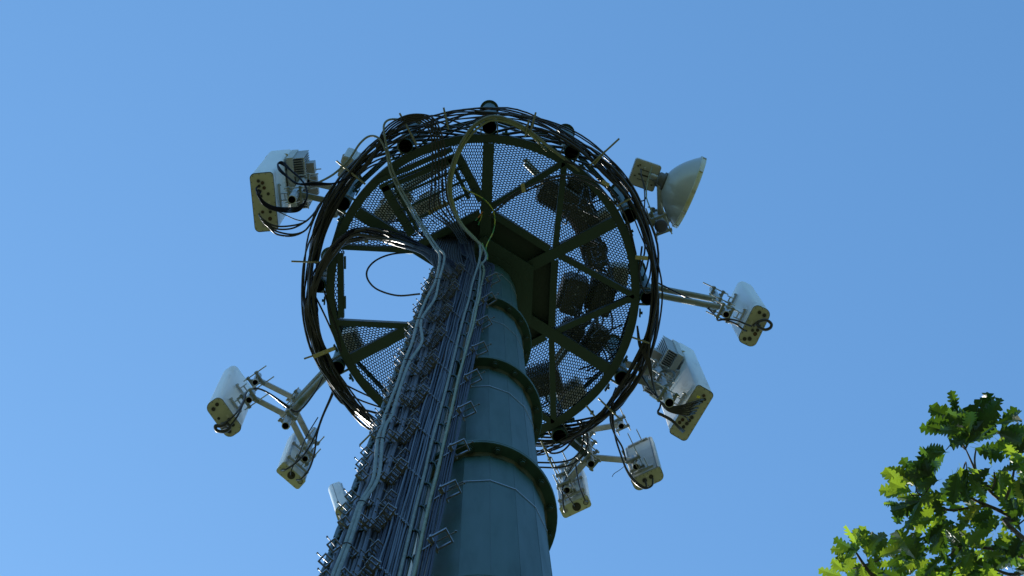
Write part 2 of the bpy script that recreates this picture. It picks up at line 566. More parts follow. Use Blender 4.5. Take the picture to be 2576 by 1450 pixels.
# ---- expanded metal floor, hexagonal holes
def inside(pt, poly):
    x, y = pt; c = False
    j = len(poly) - 1
    for i in range(len(poly)):
        xi, yi = poly[i]; xj, yj = poly[j]
        if (yi > y) != (yj > y) and x < (xj - xi) * (y - yi) / (yj - yi) + xi:
            c = not c
        j = i
    return c
def grating(poly, rot, h=28.122, ax=0.018, ay=0.0125, wdt=0.0080, th=0.0035):
    """hexagons stretched along the local x axis"""
    poly = [(p[0], p[1]) for p in poly]
    cx = sum(p[0] for p in poly) / len(poly); cy = sum(p[1] for p in poly) / len(poly)
    c, s = math.cos(R(rot)), math.sin(R(rot))
    Rr = max(math.hypot(p[0] - cx, p[1] - cy) for p in poly) + 0.05
    mb = MB()
    px, py = 1.5 * ax, 2 * ay * 0.866
    nx, ny = int(Rr / px) + 1, int(Rr / py) + 1
    z0, z1 = zz(h), zz(h) + th
    def W(x, y): return (cx + c * x - s * y, cy + s * x + c * y)
    for i in range(-nx, nx + 1):
        for j in range(-ny, ny + 1):
            x = i * px; y = j * py + (py / 2 if i % 2 else 0)
            hx = [(x + ax * math.cos(R(60 * k)), y + ay * math.sin(R(60 * k))) for k in range(4)]
            for k in range(3):
                a, b = hx[k], hx[k + 1]
                m_ = W((a[0] + b[0]) / 2, (a[1] + b[1]) / 2)
                if not inside(m_, poly):
                    continue
                dx, dy = b[0] - a[0], b[1] - a[1]; L = math.hypot(dx, dy); dx /= L; dy /= L
                ex = 0.0018
                a = (a[0] - dx * ex, a[1] - dy * ex); b = (b[0] + dx * ex, b[1] + dy * ex)
                ox, oy = -dy * wdt / 2, dx * wdt / 2
                q = [W(a[0] + ox, a[1] + oy), W(b[0] + ox, b[1] + oy), W(b[0] - ox, b[1] - oy), W(a[0] - ox, a[1] - oy)]
                n0 = len(mb.v)
                # strands are twisted, one long edge higher than the other
                lift = (0.0035, 0.0035, 0, 0)
                mb.v += [(p[0], p[1], z0 + l) for p, l in zip(q, lift)] + [(p[0], p[1], z1 + l) for p, l in zip(q, lift)]
                for f in ((0, 1, 2, 3), (7, 6, 5, 4), (1, 0, 4, 5), (3, 2, 6, 7)):
                    mb.f.append(tuple(n0 + t for t in f)); mb.s.append(False)
    return mb
def arcp(a0, a1, n=12, r=RR - 0.05):
    return [pol(a0 + (a1 - a0) * i / n, r, 28)[:2] for i in range(n + 1)]
def v2(v): return (v[0], v[1])
pan = []
for k in (0, 1, 2, 3):
    a0 = AOFF + 60 * k
    o = pol(a0 + 30, RR - 0.05, 28)
    pan.append(([v2(V[k])] + arcp(a0, a0 + 30), a0 - 90 + (105 if k == 0 else 70)))
    pan.append(([v2(V[k]), v2(o), v2(V[(k + 1) % 6])], a0 + 10))
    pan.append(([v2(V[(k + 1) % 6])] + arcp(a0 + 30, a0 + 60), a0 + (100 if k == 1 else 55)))
# hatch sector, angle -118..-58
hc = [P(866, 629, 28.1), P(1062, 633, 28.1), P(1045, 827, 28.1), P(863, 813, 28.1)]
pan.append(([v2(V[5]), v2(hc[1])] + [v2(hc[0])] + arcp(-72, -58 + AOFF, 6), 8))
pan.append(([v2(hc[3]), v2(hc[0])] + arcp(-72, -108, 8)[::1], 92))
pan.append(([v2(V[4]), v2(hc[2]), v2(hc[3])] + arcp(-104, -118 + AOFF, 5), 12))
# tray sector, -58..2
pan.append(([v2(V[5])] + arcp(-58 + AOFF, -36, 8) + [pol(-36, HEXR * 0.88, 28)[:2]], 25))
pan.append(([pol(-36, HEXR * 0.88, 28)[:2]] + arcp(-36, -13, 8) + [pol(-13, HEXR * 0.9, 28)[:2]], 62))
pan.append(([pol(-13, HEXR * 0.9, 28)[:2]] + arcp(-13, AOFF, 6) + [v2(V[0])], 90))
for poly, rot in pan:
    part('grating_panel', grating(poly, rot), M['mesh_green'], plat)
# hatch frame
def bb(name, a, b, w, h0=27.99, h1=28.11): return beam(name, P(*a, 28.0), P(*b, 28.0), w, h0, h1)
bb('hatch_beam', (856, 622), (1052, 632), 0.045)
bb('hatch_beam', (850, 812), (1045, 822), 0.05)
bb('hatch_beam', (856, 636), (858, 800), 0.055, 27.985, 28.105)
for y in (645, 745):
    mb = MB(); mb.box(P(868, y + 16, 27.99), (0.018, 0.11, 0.05)); part('hinge', mb, SG, plat)
# cable tray through the floor sector facing the ladder
def trayline(name, a, b, w): return beam(name, P(*a, 28.0), P(*b, 28.0), w, 27.97, 28.09)
trayline('tray_rail', (962, 462), (1036, 590), 0.075)
trayline('tray_rail', (1147, 385), (1212, 505), 0.075)
trayline('tray_rail', (992, 466), (1050, 578), 0.03)
trayline('tray_rail', (1130, 400), (1180, 500), 0.03)
for t in (0.02, 0.3, 0.55, 0.8):
    a = P(962 + 76 * t, 462 + 128 * t, 27.95); b = P(1147 + 62 * t, 385 + 115 * t, 27.95)
    mb = MB(); mb.cyl(a, b, 0.012, 10); part('tray_rung', mb, SG, plat)
trayline('cross_beam', (962, 478), (1146, 397), 0.042)
trayline('cross_beam', (952, 456), (1138, 375), 0.042)
for (x, y) in ((1083, 533), (1096, 526), (1107, 520), (1120, 513)):
    mb = MB(); mb.box(P(x, y, 27.9), (0.034, 0.034, 0.05), Matrix.Rotation(R(-25), 3, 'Z'))
    c = part('cable_clip', mb, M['clip'], plat)
    mb = MB(); mb.cyl(P(x, y, 27.86), P(x, y, 27.88), 0.006, 8); part('clip_screw', mb, M['galv'], c)
# upright pipes round the rim
def pipe_parts(mb_out, mb_in, a, b, r):
    mb_out.cyl(a, b, r, 28, caps=False)
    a = Vector(a); b = Vector(b); d = (b - a).normalized()
    mb_in.cyl(a + d * 0.002, b - d * 0.002, r - 0.005, 28, caps=False)
    # annular rims and an inner stop
    for p, q in ((a, d), (b, -d)):
        u = q.orthogonal().normalized(); w = q.cross(u)
        for k in range(28):
            t0, t1 = 2 * math.pi * k / 28, 2 * math.pi * (k + 1) / 28
            f = lambda t, rr: p + (u * math.cos(t) + w * math.sin(t)) * rr
            mb_out.face([f(t0, r), f(t1, r), f(t1, r - 0.006), f(t0, r - 0.006)])
def hollow_pipe(name, a, b, r, mat, parent):
    o, i = MB(), MB()
    pipe_parts(o, i, a, b, r)
    m_ = (Vector(a) * 0.35 + Vector(b) * 0.65)
    x = part(name, o, mat, parent)
    i.cyl(m_, m_ + Vector((0, 0, 0.01)), r - 0.005, 28)
    part('bore', i, M['inner'], x)
    return x
PIPE_R = 1.462
for k in range(12):
    ang = AOFF + 30 * k
    hb = 27.93 + 0.03 * math.sin(k * 2.1)
    p = hollow_pipe('support_pipe', pol(ang, PIPE_R, hb), pol(ang, PIPE_R, 30.15), 0.0655, M['pole'], plat)
    mb = MB(); mb.lathe([(0.0, 0), (0.09, 0), (0.09, 0.014), (0.0, 0.014)], 28, Matrix.Translation(pol(ang, PIPE_R, 30.15))); mb.s = [False] * len(mb.s)
    part('top_flange', mb, SG, p)
    # saddle and U-bolts
    a = R(ang); out = Vector((math.sin(a), -math.cos(a), 0)); side = Vector((math.cos(a), math.sin(a), 0))
    for hh in (28.0, 28.085):
        c0 = pol(ang, PIPE_R, hh + 0.022)
        pts = [c0 - out * 0.08 + side * 0.073] + [c0 + side * 0.073 * math.cos(t) + out * 0.073 * math.sin(t) for t in [math.pi * q / 10 for q in range(11)]] + [c0 - out * 0.08 - side * 0.073]
        mb = MB(); mb.tube(pts, 0.006, 8); part('u_bolt', mb, M['galv_dull'], p)
    for q in (-1, 1):
        mb = MB()
        c0 = pol(ang, RR + 0.012, 28.05) + side * (0.15 * q)
        mb.box(c0, (0.07, 0.012, 0.09), Matrix.Rotation(a, 3, 'Z'))
        mb.cyl(c0 + out * 0.0, c0 + out * 0.024, 0.013, 6)
        part('splice_plate', mb, M['pole'], p)
# handrails above the floor
for (hh, sz, name) in ((29.1, 0.05, 'handrail'), (28.62, 0.028, 'knee_rail')):
    for k in range(12):
        a = pol(AOFF + 30 * k, PIPE_R - 0.01, hh); b = pol(AOFF + 30 * (k + 1), PIPE_R - 0.01, hh)
        mb = MB(); d = (b - a).normalized()
        mb.bar(a + d * .068, b - d * .068, 0.006, sz); mb.bar(a + d * .068 + Vector((0, 0, sz / 2 + .0035)), b - d * .068 + Vector((0, 0, sz / 2 + .0035)), sz * .8, 0.006)
        part(name, mb, SG, plat)
# threaded rods that carry the ring cables
rods = [((733, 658), (822, 661)), ((765, 903), (845, 876)), ((846, 405), (919, 464)), ((1005, 285), (1049, 365)),
        ((1116, 271), (1128, 327)), ((1348, 283), (1335, 330)), ((1331, 301), (1321, 345)), ((1558, 349), (1483, 418)),
        ((1523, 380), (1495, 415)), ((1600, 646), (1628, 652)), ((1590, 849), (1634, 864)), ((1505, 1002), (1563, 1058)),
        ((1474, 1020), (1496, 1048)), ((1361, 1109), (1391, 1176)), ((905, 1120), (945, 1080)), ((1550, 520), (1585, 500))]
for a, b in rods:
    mb = MB(); mb.cyl(P(*a, 27.84), P(*b, 27.84), 0.0085, 8)
    r_ = part('cable_rod', mb, M['zinc'], plat)
    q = P(a[0] * .3 + b[0] * .7, a[1] * .3 + b[1] * .7, 27.84)
    mb = MB(); mb.box(q + Vector((0, 0, 0.03)), (0.03, 0.03, 0.05)); part('rod_nut', mb, SG, r_)
for (x, y, an, l) in ((1316, 473, 80, .075), (1523, 462, 30, .07), (1614, 649, 5, .11), (815, 887, -22, .2), (920, 603, 70, .05)):
    mb = MB(); mb.box(P(x, y, 27.8), (l, 0.034, 0.03), Matrix.Rotation(R(an), 3, 'Z')); c = part('cable_clamp_block', mb, M['clip'], plat)
    mb = MB(); mb.cyl(P(x, y, 27.775), P(x, y, 27.79), 0.007, 8); part('block_screw', mb, M['galv'], c)

# ------------------------------------------------------------------ cable ladder on the pole
def Oh(h):
    t = (h - 16.8) / 8.75
    return Vector((-0.325 + 0.239 * t, 3.180 - 0.028 * t, zz(h)))
KP = 0.000645
def rel(h, x, y, dz=0):
    o = Oh(h)
    return Vector((o.x + x * KP, o.y + y * KP, o.z + dz))
lad = empty('cable_ladder', rel(14.0, -300, 0), 'dark green cable ladder with rows of steel clamps running up the pole', 'cable ladder')
LT, LB = 26.4, 10.6
for x in (-585, -300, -25):
    mb = MB(); mb.bar(rel(LB, x, 45), rel(LT - 0.4, x, 45), 0.03, 0.03, up=(0, 1, 0)); part('rail', mb, SG, lad)
hoops = [16.83 + 0.62 * k for k in range(-9, 15)]
for h in hoops:
    pts = [rel(h - 0.16, -600, 10), rel(h - 0.05, -600, 8), rel(h - 0.012, -590, 6), rel(h, -565, 5), rel(h, -300, 5), rel(h, -30, 5), rel(h, -12, 5), rel(h - 0.012, 18, 10), rel(h - 0.05, 36, 26), rel(h - 0.13, 50, 60), rel(h - 0.2, 58, 100)]
    mb = MB(); mb.tube(spline(pts, 3), 0.0125, 8, flat=0.6); part('rung', mb, SG, lad)
# intermediate tabs at the outer edge
for k in range(len(hoops) * 2):
    h = hoops[0] + 0.32 * k
    mb = MB(); mb.tube(spline([rel(h - 0.28, -612, 12), rel(h - 0.06, -612, 10), rel(h, -600, 4), rel(h + 0.005, -575, 0)], 3), 0.011, 8, flat=0.7)
    part('edge_tab', mb, SG, lad)
def uclamp(s, t, w, bl, wide=1.0):
    """U bracket lying flat, open towards -x, with a long bolt along x"""
    mb = MB()
    mb.box((s / 2, -s * wide / 2, 0), (s, t, w)); mb.box((s / 2, s * wide / 2, 0), (s, t, w)); mb.box((s - t / 2, 0, 0.0006), (t * .98, s * wide - t * 1.02, w))
    mb.box((0, 0, 0.0012), (t * 1.2, s * wide + t * 2, w * 1.6))
    mb.cyl((s * 0.1, 0, 0), (bl, 0, 0), t * 0.42, 6)
    mb.prism([(bl + t * .8 * math.cos(R(60 * k)), t * .8 * math.sin(R(60 * k))) for k in range(6)], -t * .7, t * .7)
    return mb
cm_small = uclamp(0.048, 0.0065, 0.022, 0.074).mesh('cable_clamp'); cm_small.materials.append(M['clamp'])
cm_big = uclamp(0.085, 0.008, 0.032, 0.118, 0.8).mesh('large_clamp'); cm_big.materials.append(M['clamp'])
def slot_bar(h, a, b, slots):
    mb = MB()
    p, q = rel(h, *a), rel(h, *b)
    mb.bar(p, q, 0.008, 0.028)
    d = (q - p).normalized(); s = Vector((d.y, -d.x, 0))
    for k in range(slots):
        c = p + (q - p) * ((k + 0.5) / slots)
        mb.box(c - s * 0.0065, (0.0065, 0.006, 0.034), Matrix(((d.x, s.x, 0), (d.y, s.y, 0), (0, 0, 1))))
    return mb
def clampat(me, h, x, y, ang, name='clamp'):
    j = rnd.uniform(-6, 6)
    placed(name, me, None, lad, Matrix.Translation(rel(h + rnd.uniform(-.008, .008), x + rnd.uniform(-5, 5), y + rnd.uniform(-5, 5))) @ Matrix.Rotation(R(ang + j), 4, 'Z'))
for k, h in enumerate(hoops):
    if h < 11.8: continue
    if k % 2 == 1:
        part('clamp_bar', slot_bar(h - 0.02, (-30, -8), (-185, -145), 8), M['clamp'], lad)
        part('clamp_bar', slot_bar(h - 0.02, (-172, -118), (-310, 50), 5), M['galv_dull'], lad)
        clampat(cm_small, h - 0.02, -185, -145, 222)
        for t in (0.12, 0.38, 0.64, 0.9):
            clampat(cm_small, h - 0.02, -178 - 132 * t - 10, -122 + 170 * t - 8, 226)
        part('clamp_bar', slot_bar(h - 0.02, (-320, 20), (-440, -85), 4), M['galv_dull'], lad)
        clampat(cm_small, h - 0.02, -395, -55, 225); clampat(cm_small, h - 0.02, -345, -12, 225)
        clampat(cm_small, h - 0.02, -530, -40, 232)
        part('clamp_bar', slot_bar(h - 0.02, (-470, 30), (-590, -70), 3), M['galv_dull'], lad)
    else:
        part('clamp_bar', slot_bar(h - 0.02, (25, -8), (185, -112), 7), M['clamp'], lad)
        clampat(cm_big, h - 0.02, 176, -104, -29, 'large_clamp')
        mb = MB(); mb.box(rel(h - 0.02, 170, -88, -0.004), (0.008, 0.085, 0.036), Matrix.Rotation(R(-36), 3, 'Z')); part('clamp_plate', mb, M['galv_dull'], lad)
        clampat(cm_small, h - 0.02, -215, -55, 225); clampat(cm_small, h - 0.02, -280, 20, 225)
        clampat(cm_small, h - 0.02, -420, -5, 225); clampat(cm_small, h - 0.02, -545, -60, 230)
        part('clamp_bar', slot_bar(h - 0.02, (-195, -30), (-320, 60), 4), M['galv_dull'], lad)
        clampat(cm_small, h - 0.32, -560, -50, 228)

# cables clamped to the ladder
def ladder_cable(x, y, r, mat, label, group, wob=6, lt=LT, seed=0):
    q = random.Random(seed)
    pts = []
    h = LB
    while h < lt:
        pts.append(rel(h, x + q.uniform(-wob, wob), y + q.uniform(-wob, wob)))
        h += 0.64
    pts.append(rel(lt, x, y))
    return pts
sd_ = 0
for k in range(10):
    t = k / 9
    x, y = -52 - 128 * t, -22 - 104 * t
    for row in (0, 1):
        if row and k % 2: continue
        pts = ladder_cable(x + (14 if row else 0) + rnd.uniform(-7, 7), y + (26 if row else -6) + rnd.uniform(-14, 14), 0.0062, None, '', '', 7, 26.1 + 0.3 * t, sd_); sd_ += 1
        if row == 0:
            pts += [P(1192 - 30 * t, 640, 26.8), P(1186 - 32 * t, 614, 27.5), P(1182 - 28 * t, 592, 28.2)]
        cable('feeder_cable', pts, rnd.choice((.005, .0058, .0066, .0078)), M['ladder_black'] if rnd.random() < .7 else M['black'], 'thin black feeder cable in the slotted bars between the two pale grey conduits', 'feeder cables on the middle of the ladder', 3, 8)
for k in range(8):
    t = k / 7
    x, y = 98 + 88 * t + rnd.uniform(-6, 6), -44 - 52 * t + rnd.uniform(-14, 14)
    pts = ladder_cable(x, y, 0.0062, None, '', '', 6, 25.9, 100 + k)
    pts += [P(1214 + 8 * t, 668 - 10 * t, 26.7), P(1206 + 12 * t, 640, 27.4), P(1200 + 12 * t, 618, 28.2)]
    cable('feeder_cable', pts, rnd.choice((.005, .006, .007)), M['ladder_black'], 'thin black feeder cable nearest the bare green pole wall', 'feeder cables at the pole wall side', 3, 8)
for k, (x, y, r) in enumerate(((-205, -70, .0085), (-230, -38, .0085), (-258, -5, .0085), (-285, 28, .0085), (-320, 30, .014), (-360, 5, .017), (-398, 20, .014), (-465, 5, .017), (-505, 0, .013), (-540, -10, .013), (-430, 40, .012), (-340, 60, .012))):
    pts = ladder_cable(x, y, r, None, '', '', 8, 26.0, 200 + k)
    t = k / 11
    pts += [P(1122 - 28 * t, 650 + 16 * t, 26.75), P(1075 - 16 * t, 624 + 12 * t, 27.2 + rnd.uniform(-.05, .05)), P(1010 - 10 * t, 596 + 16 * t + rnd.uniform(-8, 8), 27.6 + rnd.uniform(-.08, .08)), P(945, 578 + 18 * t + rnd.uniform(-10, 10), 27.72 + rnd.uniform(-.08, .08)),
            P(885, 588 + 16 * t + rnd.uniform(-14, 12), 27.76 + rnd.uniform(-.06, .06)), P(832 + 8 * t, 632 + rnd.uniform(-14, 14), 27.8), P(795 + rnd.uniform(-12, 12), 700, 27.82), P(783 + rnd.uniform(-16, 16), 780, 27.86),
            P(806 + rnd.uniform(-16, 16), 880, 27.9), P(858 + rnd.uniform(-14, 14), 975, 27.95), P(935 + rnd.uniform(-10, 10), 1062 + rnd.uniform(-6, 6), 28.0), P(1040, 1130, 28.0)]
    cable('trunk_cable', pts, r, M['ladder_black'] if k < 4 else M['black'], 'thick black trunk cable sweeping from the ladder top across the hatch to the rim', 'trunk cables looping past the hatch', 4, 8)
for k in range(18):
    x, y = -565 + 32 * k, 26 + rnd.uniform(-6, 10)
    r = rnd.choice((.009, .011, .013))
    pts = ladder_cable(x, y, r, None, '', '', 5, 26.2, 300 + k)
    pts += [P(1085 + 6.2 * k, 640, 27.0), P(1100 + 5.5 * k, 605, 27.9), P(1110 + 5 * k, 590, 28.3)]
    cable('backing_cable', pts, r, M['black'], 'black cable lying behind the clamp rows against the ladder rungs', 'back row of ladder cables', 3, 8)
# pale conduits lying over the ladder
def c3(x, y): return ((1200 + .5517 * x) * .6289, (900 + .5517 * y) * .6289)
def c5(x, y): return ((1250 + .4861 * x) * .6289, (1600 + .4861 * y) * .6289)
pathA = [c3(1030, 230), c3(1000, 400), c3(950, 540), c3(868, 690), c3(848, 850), c3(780, 990), c3(715, 1160), c3(640, 1380), c5(595, 200), c5(560, 330), c5(518, 640), c5(400, 850), c5(365, 960), c5(280, 1200), c5(200, 1420), c5(120, 1640)]
ties = [1, 3, 5, 7, 9, 11, 13]
for q, dx in ((0, -6), (1, 6)):
    pts = [PY(x + dx + (rnd.uniform(-3, 3) if 0 < i < 15 else 0) + (dx * .9 if i in (2, 4) else 0), y, 3.02) for i, (x, y) in enumerate(pathA)]
    up = [P(1065 + dx * .6, 575, 27.2), P(1040 + dx * .6, 535, 27.5), P(1008 + dx * .6, 480, 27.7), P(985 + dx * .6, 432, 27.75)]
    if q == 0:
        up += [P(972, 385, 27.8), P(955, 350, 27.82), P(930, 343, 27.84), P(905, 362, 27.85), P(878, 402, 27.85), P(840, 438, 27.85), P(800, 460, 27.9), P(778, 468, 28.0)]
    else:
        up += [P(978, 390, 27.8), P(968, 345, 27.8), P(966, 315, 27.85), P(982, 301, 27.85), P(1020, 303, 27.9), P(1060, 310, 27.95)]
    pts = up[::-1] + [P(1096 + dx * .7, 622, 26.6)] + pts
    cc = cable('grey_conduit', pts, 0.0098, M['grey_cable'] if q == 0 else M['grey_cable'],
               ('pale grey conduit strapped over the ladder that bends off towards the large wide antenna', 'pale grey conduit strapped over the ladder that hooks up to the pipe beside the top')[q], 'pale conduits on the ladder')
    if q == 0:
        for i in ties:
            x, y = pathA[i]; a = PY(x, y, 3.02); b = PY(*pathA[i + 1], 3.02)
            d = (b - a).normalized(); u = d.cross(Vector((0, 1, 0))).normalized(); w = d.cross(u)
            tp = [a + u * (0.025 * math.cos(t)) + w * (0.014 * math.sin(t)) for t in [2 * math.pi * s / 16 for s in range(17)]]
            mb = MB(); mb.tube(tp, 0.0028, 6, caps=False); part('cable_tie', mb, M['black'], cc)
def conduit(pts, r, mat, label): return cable('grey_conduit', pts, r, mat, label, 'pale conduits on the ladder')
rj = random.Random(5)
pts = [rel(LB + 0.9 * k, -42 + rj.uniform(-5, 5), -34 + rj.uniform(-4, 4)) for k in range(17)] + [rel(25.6, -36, -40), P(1206, 655, 26.5), P(1208, 628, 27.0), P(1204, 606, 28.1)]
conduit(pts, 0.0098, M['grey_cable'], 'single straight pale grey conduit beside the arched rungs')
for q in (0, 1):
    pts = [rel(LB + 0.8 * k, 66 + q * (4 if k < 14 else 22) + rj.uniform(-6, 6), -46 - q * 14 + rj.uniform(-5, 5)) for k in range(18)]
    pts += [P(1208 + 9 * q, 690, 25.9), P(1207 + 9 * q, 672, 26.3), P(1220 - 14 * q, 655, 26.7), P(1222 - 12 * q, 640, 27.0), P(1211 + 2 * q, 620, 27.4), P(1188 + 3 * q, 598, 27.5), P(1160 + 4 * q, 568, 27.6), P(1140 + 4 * q, 530, 27.7), P(1128 + 5 * q, 490, 27.74), P(1128 + 5 * q, 450, 27.76), P(1142 + 5 * q, 398, 27.78), P(1165 + 5 * q, 350, 27.8), P(1195 + 3 * q, 312 + 4 * q, 27.8), P(1238, 292 + 5 * q, 27.82), P(1285, 302 + 5 * q, 27.84), P(1335, 330 + 5 * q, 27.86), P(1385, 372 + 4 * q, 27.88), P(1425, 402 + 4 * q, 27.95), P(1480, 450, 28.05)]
    conduit(pts, 0.0098, M['olive_cable'] if q else M['grey_cable'], ('pale conduit at the pole wall that arcs over the floor, outer of the pair', 'olive conduit at the pole wall that arcs over the floor, inner of the pair')[q])
pts = [P(1200, 605, 27.5), P(1165, 568, 27.62), P(1146, 530, 27.7), P(1136, 490, 27.74), P(1137, 450, 27.76), P(1151, 398, 27.78), P(1176, 352, 27.8), P(1206, 320, 27.8), P(1240, 303, 27.82), P(1290, 314, 27.84), P(1340, 345, 27.86), P(1375, 380, 27.9)]
conduit(pts, 0.0105, M['olive_cable'], 'olive conduit arcing over the floor mesh below the paler pair')
cable('earth_wire', [P(1160, 470, 27.85), P(1185, 484, 27.8), P(1215, 500, 27.78), P(1238, 525, 27.75), P(1245, 555, 27.72), P(1240, 585, 27.65), P(1224, 618, 27.5), P(1221, 650, 27.3)], 0.0055, M['earth'], 'thin green and yellow earth wire curling under the hub', None)
cable('earth_wire', [P(1213, 612, 27.5), P(1218, 625, 27.45), P(1226, 640, 27.4), P(1226, 655, 27.3)], 0.005, M['earth'], 'short yellow wire end beside the conduit knot', None)
w1 = cable('wire_end', [P(1214, 533, 27.75), P(1207, 543, 27.74), P(1202, 549, 27.74)], 0.0045, M['orange'], 'loose orange wire end with green sleeve under the hub', None, cat='wire')
mb = MB(); mb.tube([P(1202, 549, 27.74), P(1196, 556, 27.73)], 0.006, 8); part('sleeve', mb, M['green_wire'], w1)
w2 = cable('wire_end', [P(1213, 540, 27.75), P(1209, 552, 27.74), P(1206, 558, 27.74)], 0.0045, M['earth'], 'loose yellow wire end with green sleeve under the hub', None, cat='wire')
mb = MB(); mb.tube([P(1206, 558, 27.74), P(1203, 567, 27.73)], 0.006, 8); part('sleeve', mb, M['green_wire'], w2)
# black risers: from the clips up, round and out to the rim
for k in range(5):
    x = 1083 + 12 * k if k < 4 else 1128
    pts = [P(1168 + 5 * k, 628, 27.4), P(1135 + 6 * k, 575, 27.7), P(x, 532 - 6 * k, 27.84), P(1086 + 9 * k, 470, 27.8), P(1088 + 8 * k, 400, 27.78), P(1086 + 7 * k, 348, 27.78), P(1072 + 5 * k, 316 - 4 * k, 27.78), P(1050 + k, 304 - 4 * k, 27.8), P(1018 - 2 * k, 312 - 4 * k, 27.82), P(980 - 4 * k, 342 - 3 * k, 27.84), P(935, 392 + 3 * k, 27.86), P(890 - k, 455, 27.88), P(850 - 2 * k, 520, 27.9), P(818 - 3 * k, 590, 27.92), P(800 - 3 * k, 660, 27.95)]
    cable('riser_cable', pts, 0.0078, M['black'], 'black cable rising through the beige clips and hooking over the upper rim', 'riser cables through the beige clips')
cable('loop_cable', [P(1045, 634, 28.2), P(985, 640, 28.0), P(945, 656, 27.9), P(924, 680, 27.85), P(926, 705, 27.8), P(950, 729, 27.75), P(1000, 744, 27.7), P(1056, 740, 27.6)], 0.0085, M['black'], 'single black cable loop hanging in the open hatch', None)
# cables lying round the outside of the rim
def rim_cable(a0, a1, r0, h0, rad, seed, wob=0.02):
    q = random.Random(seed); pts = []
    n = max(6, int(abs(a1 - a0) / 11))
    ph = q.uniform(0, 6)
    for i in range(n + 1):
        a = a0 + (a1 - a0) * i / n
        pts.append(pol(a, r0 + 0.05 * max(0.0, math.cos(R(a))) ** 2 + wob * math.sin(R(a) * 5 + ph) + q.uniform(-wob, wob) * 0.6, h0 + q.uniform(-0.03, 0.03)))
    s_ = 1 if a1 > a0 else -1
    pts = [pol(a0 - 24 * s_, 1.36, 28.16), pol(a0 - 17 * s_, 1.41, 28.12), pol(a0 - 9 * s_, 1.49, 28.05)] + pts + [pol(a1 + 9 * s_, 1.49, 28.05), pol(a1 + 17 * s_, 1.41, 28.12), pol(a1 + 24 * s_, 1.36, 28.16)]
    return cable('rim_cable', pts, rad, M['black'], 'black cable bundled round the outside of the platform rim', 'cables round the platform rim', 4, 8)
for k in range(7):
    rim_cable(-165 + 3 * k, 168 - 4 * k, 1.51 + 0.010 * k + rnd.uniform(-.008, .008), 27.9 + 0.028 * (k % 5), rnd.choice((0.0065, 0.008, 0.010)), k, 0.026)
for k in range(10):
    rim_cable(-170 + 6 * k, -52 + 4 * k, 1.50 + 0.0105 * k, 27.86 + 0.03 * (k % 4), rnd.choice((0.008, 0.011, 0.0135)), 50 + k, 0.026)
for k in range(7):
    rim_cable(22 + 5 * k, 150 - 3 * k, 1.505 + 0.011 * k, 27.88 + 0.03 * (k % 4), rnd.choice((0.008, 0.010, 0.013)), 90 + k, 0.026)
for k in range(3):
    rim_cable(-14 + 9 * k, 66 + 5 * k, 1.50 + 0.017 * k, 28.0 + 0.02 * k, 0.008, 120 + k, 0.05)
for k, (pts) in enumerate((
    [P(800, 660, 28), P(812, 720, 28), P(830, 780, 28), P(850, 840, 28), P(858, 885, 28)],
    [P(790, 740, 28), P(815, 790, 28), P(842, 850, 28.02), P(862, 900, 28.05)],
    [P(1420, 405, 27.9), P(1475, 428, 27.88), P(1520, 462, 27.86), P(1550, 500, 27.86), P(1580, 560, 27.9), P(1600, 640, 27.9)],
    [P(1235, 530, 27.8), P(1290, 490, 27.82), P(1330, 470, 27.82), P(1390, 447, 27.82), P(1440, 440, 27.82), P(1490, 452, 27.82), P(1540, 480, 27.9)],
    [P(1230, 545, 27.8), P(1288, 498, 27.82), P(1330, 478, 27.82), P(1392, 455, 27.82), P(1445, 449, 27.82), P(1500, 470, 27.82), P(1555, 520, 27.9)],
    [P(1615, 620, 27.9), P(1608, 690, 27.9), P(1622, 735, 27.86), P(1640, 730, 27.86), P(1640, 700, 27.9)],
    [P(1640, 830, 27.9), P(1622, 880, 27.9), P(1610, 930, 27.95), P(1640, 985, 27.8), P(1665, 1005, 27.7)],
    [P(1545, 1000, 28), P(1535, 1050, 27.9), P(1545, 1090, 27.85), P(1565, 1125, 27.8), P(1575, 1160, 27.75)],
    [P(1350, 1164, 27.9), P(1400, 1164, 27.9), P(1440, 1155, 27.9), P(1462, 1130, 27.9), P(1468, 1090, 27.95), P(1452, 1060, 28)],
    [P(1350, 1176, 27.9), P(1410, 1176, 27.88), P(1450, 1162, 27.88), P(1475, 1130, 27.9), P(1478, 1095, 27.95), P(1462, 1060, 28)],
    [P(1365, 1120, 27.9), P(1385, 1140, 27.85), P(1415, 1135, 27.85), P(1440, 1110, 27.9), P(1470, 1075, 28)])):
    cable('link_cable', pts, 0.0085, M['black'], ('slack black cable between the rim bundle and the ring beam by the hatch', 'black cable bowed inside the rim bundle by the hatch', 'black cable running inside the rim below the dish', 'upper black cable held by the block on the floor brace', 'lower black cable held by the block on the floor brace',
          'grey-black cable loop at the rim by the twin tube arm', 'black cable drooping from the rim to the mast of the finned antenna', 'black cable hanging from the rim to the weathered grey antenna', 'upper black cable leaving the pole flange to the clamped mast', 'lower black cable leaving the pole flange to the clamped mast', 'black cable slung under the rim pipe nearest the pole')[k], None)

# ------------------------------------------------------------------ antennas
def frame(px, py, h, face, tilt=0.0, roll=0.0):
    """local x across, y facing out, z up"""
    f = Vector((face[0], face[1], 0)).normalized()
    x = f.cross(Vector((0, 0, 1)))
    m = Matrix((x, f, Vector((0, 0, 1)))).transposed().to_4x4()
    return Matrix.Translation(P(px, py, h)) @ m @ Matrix.Rotation(-R(tilt), 4, 'X') @ Matrix.Rotation(R(roll), 4, 'Y')

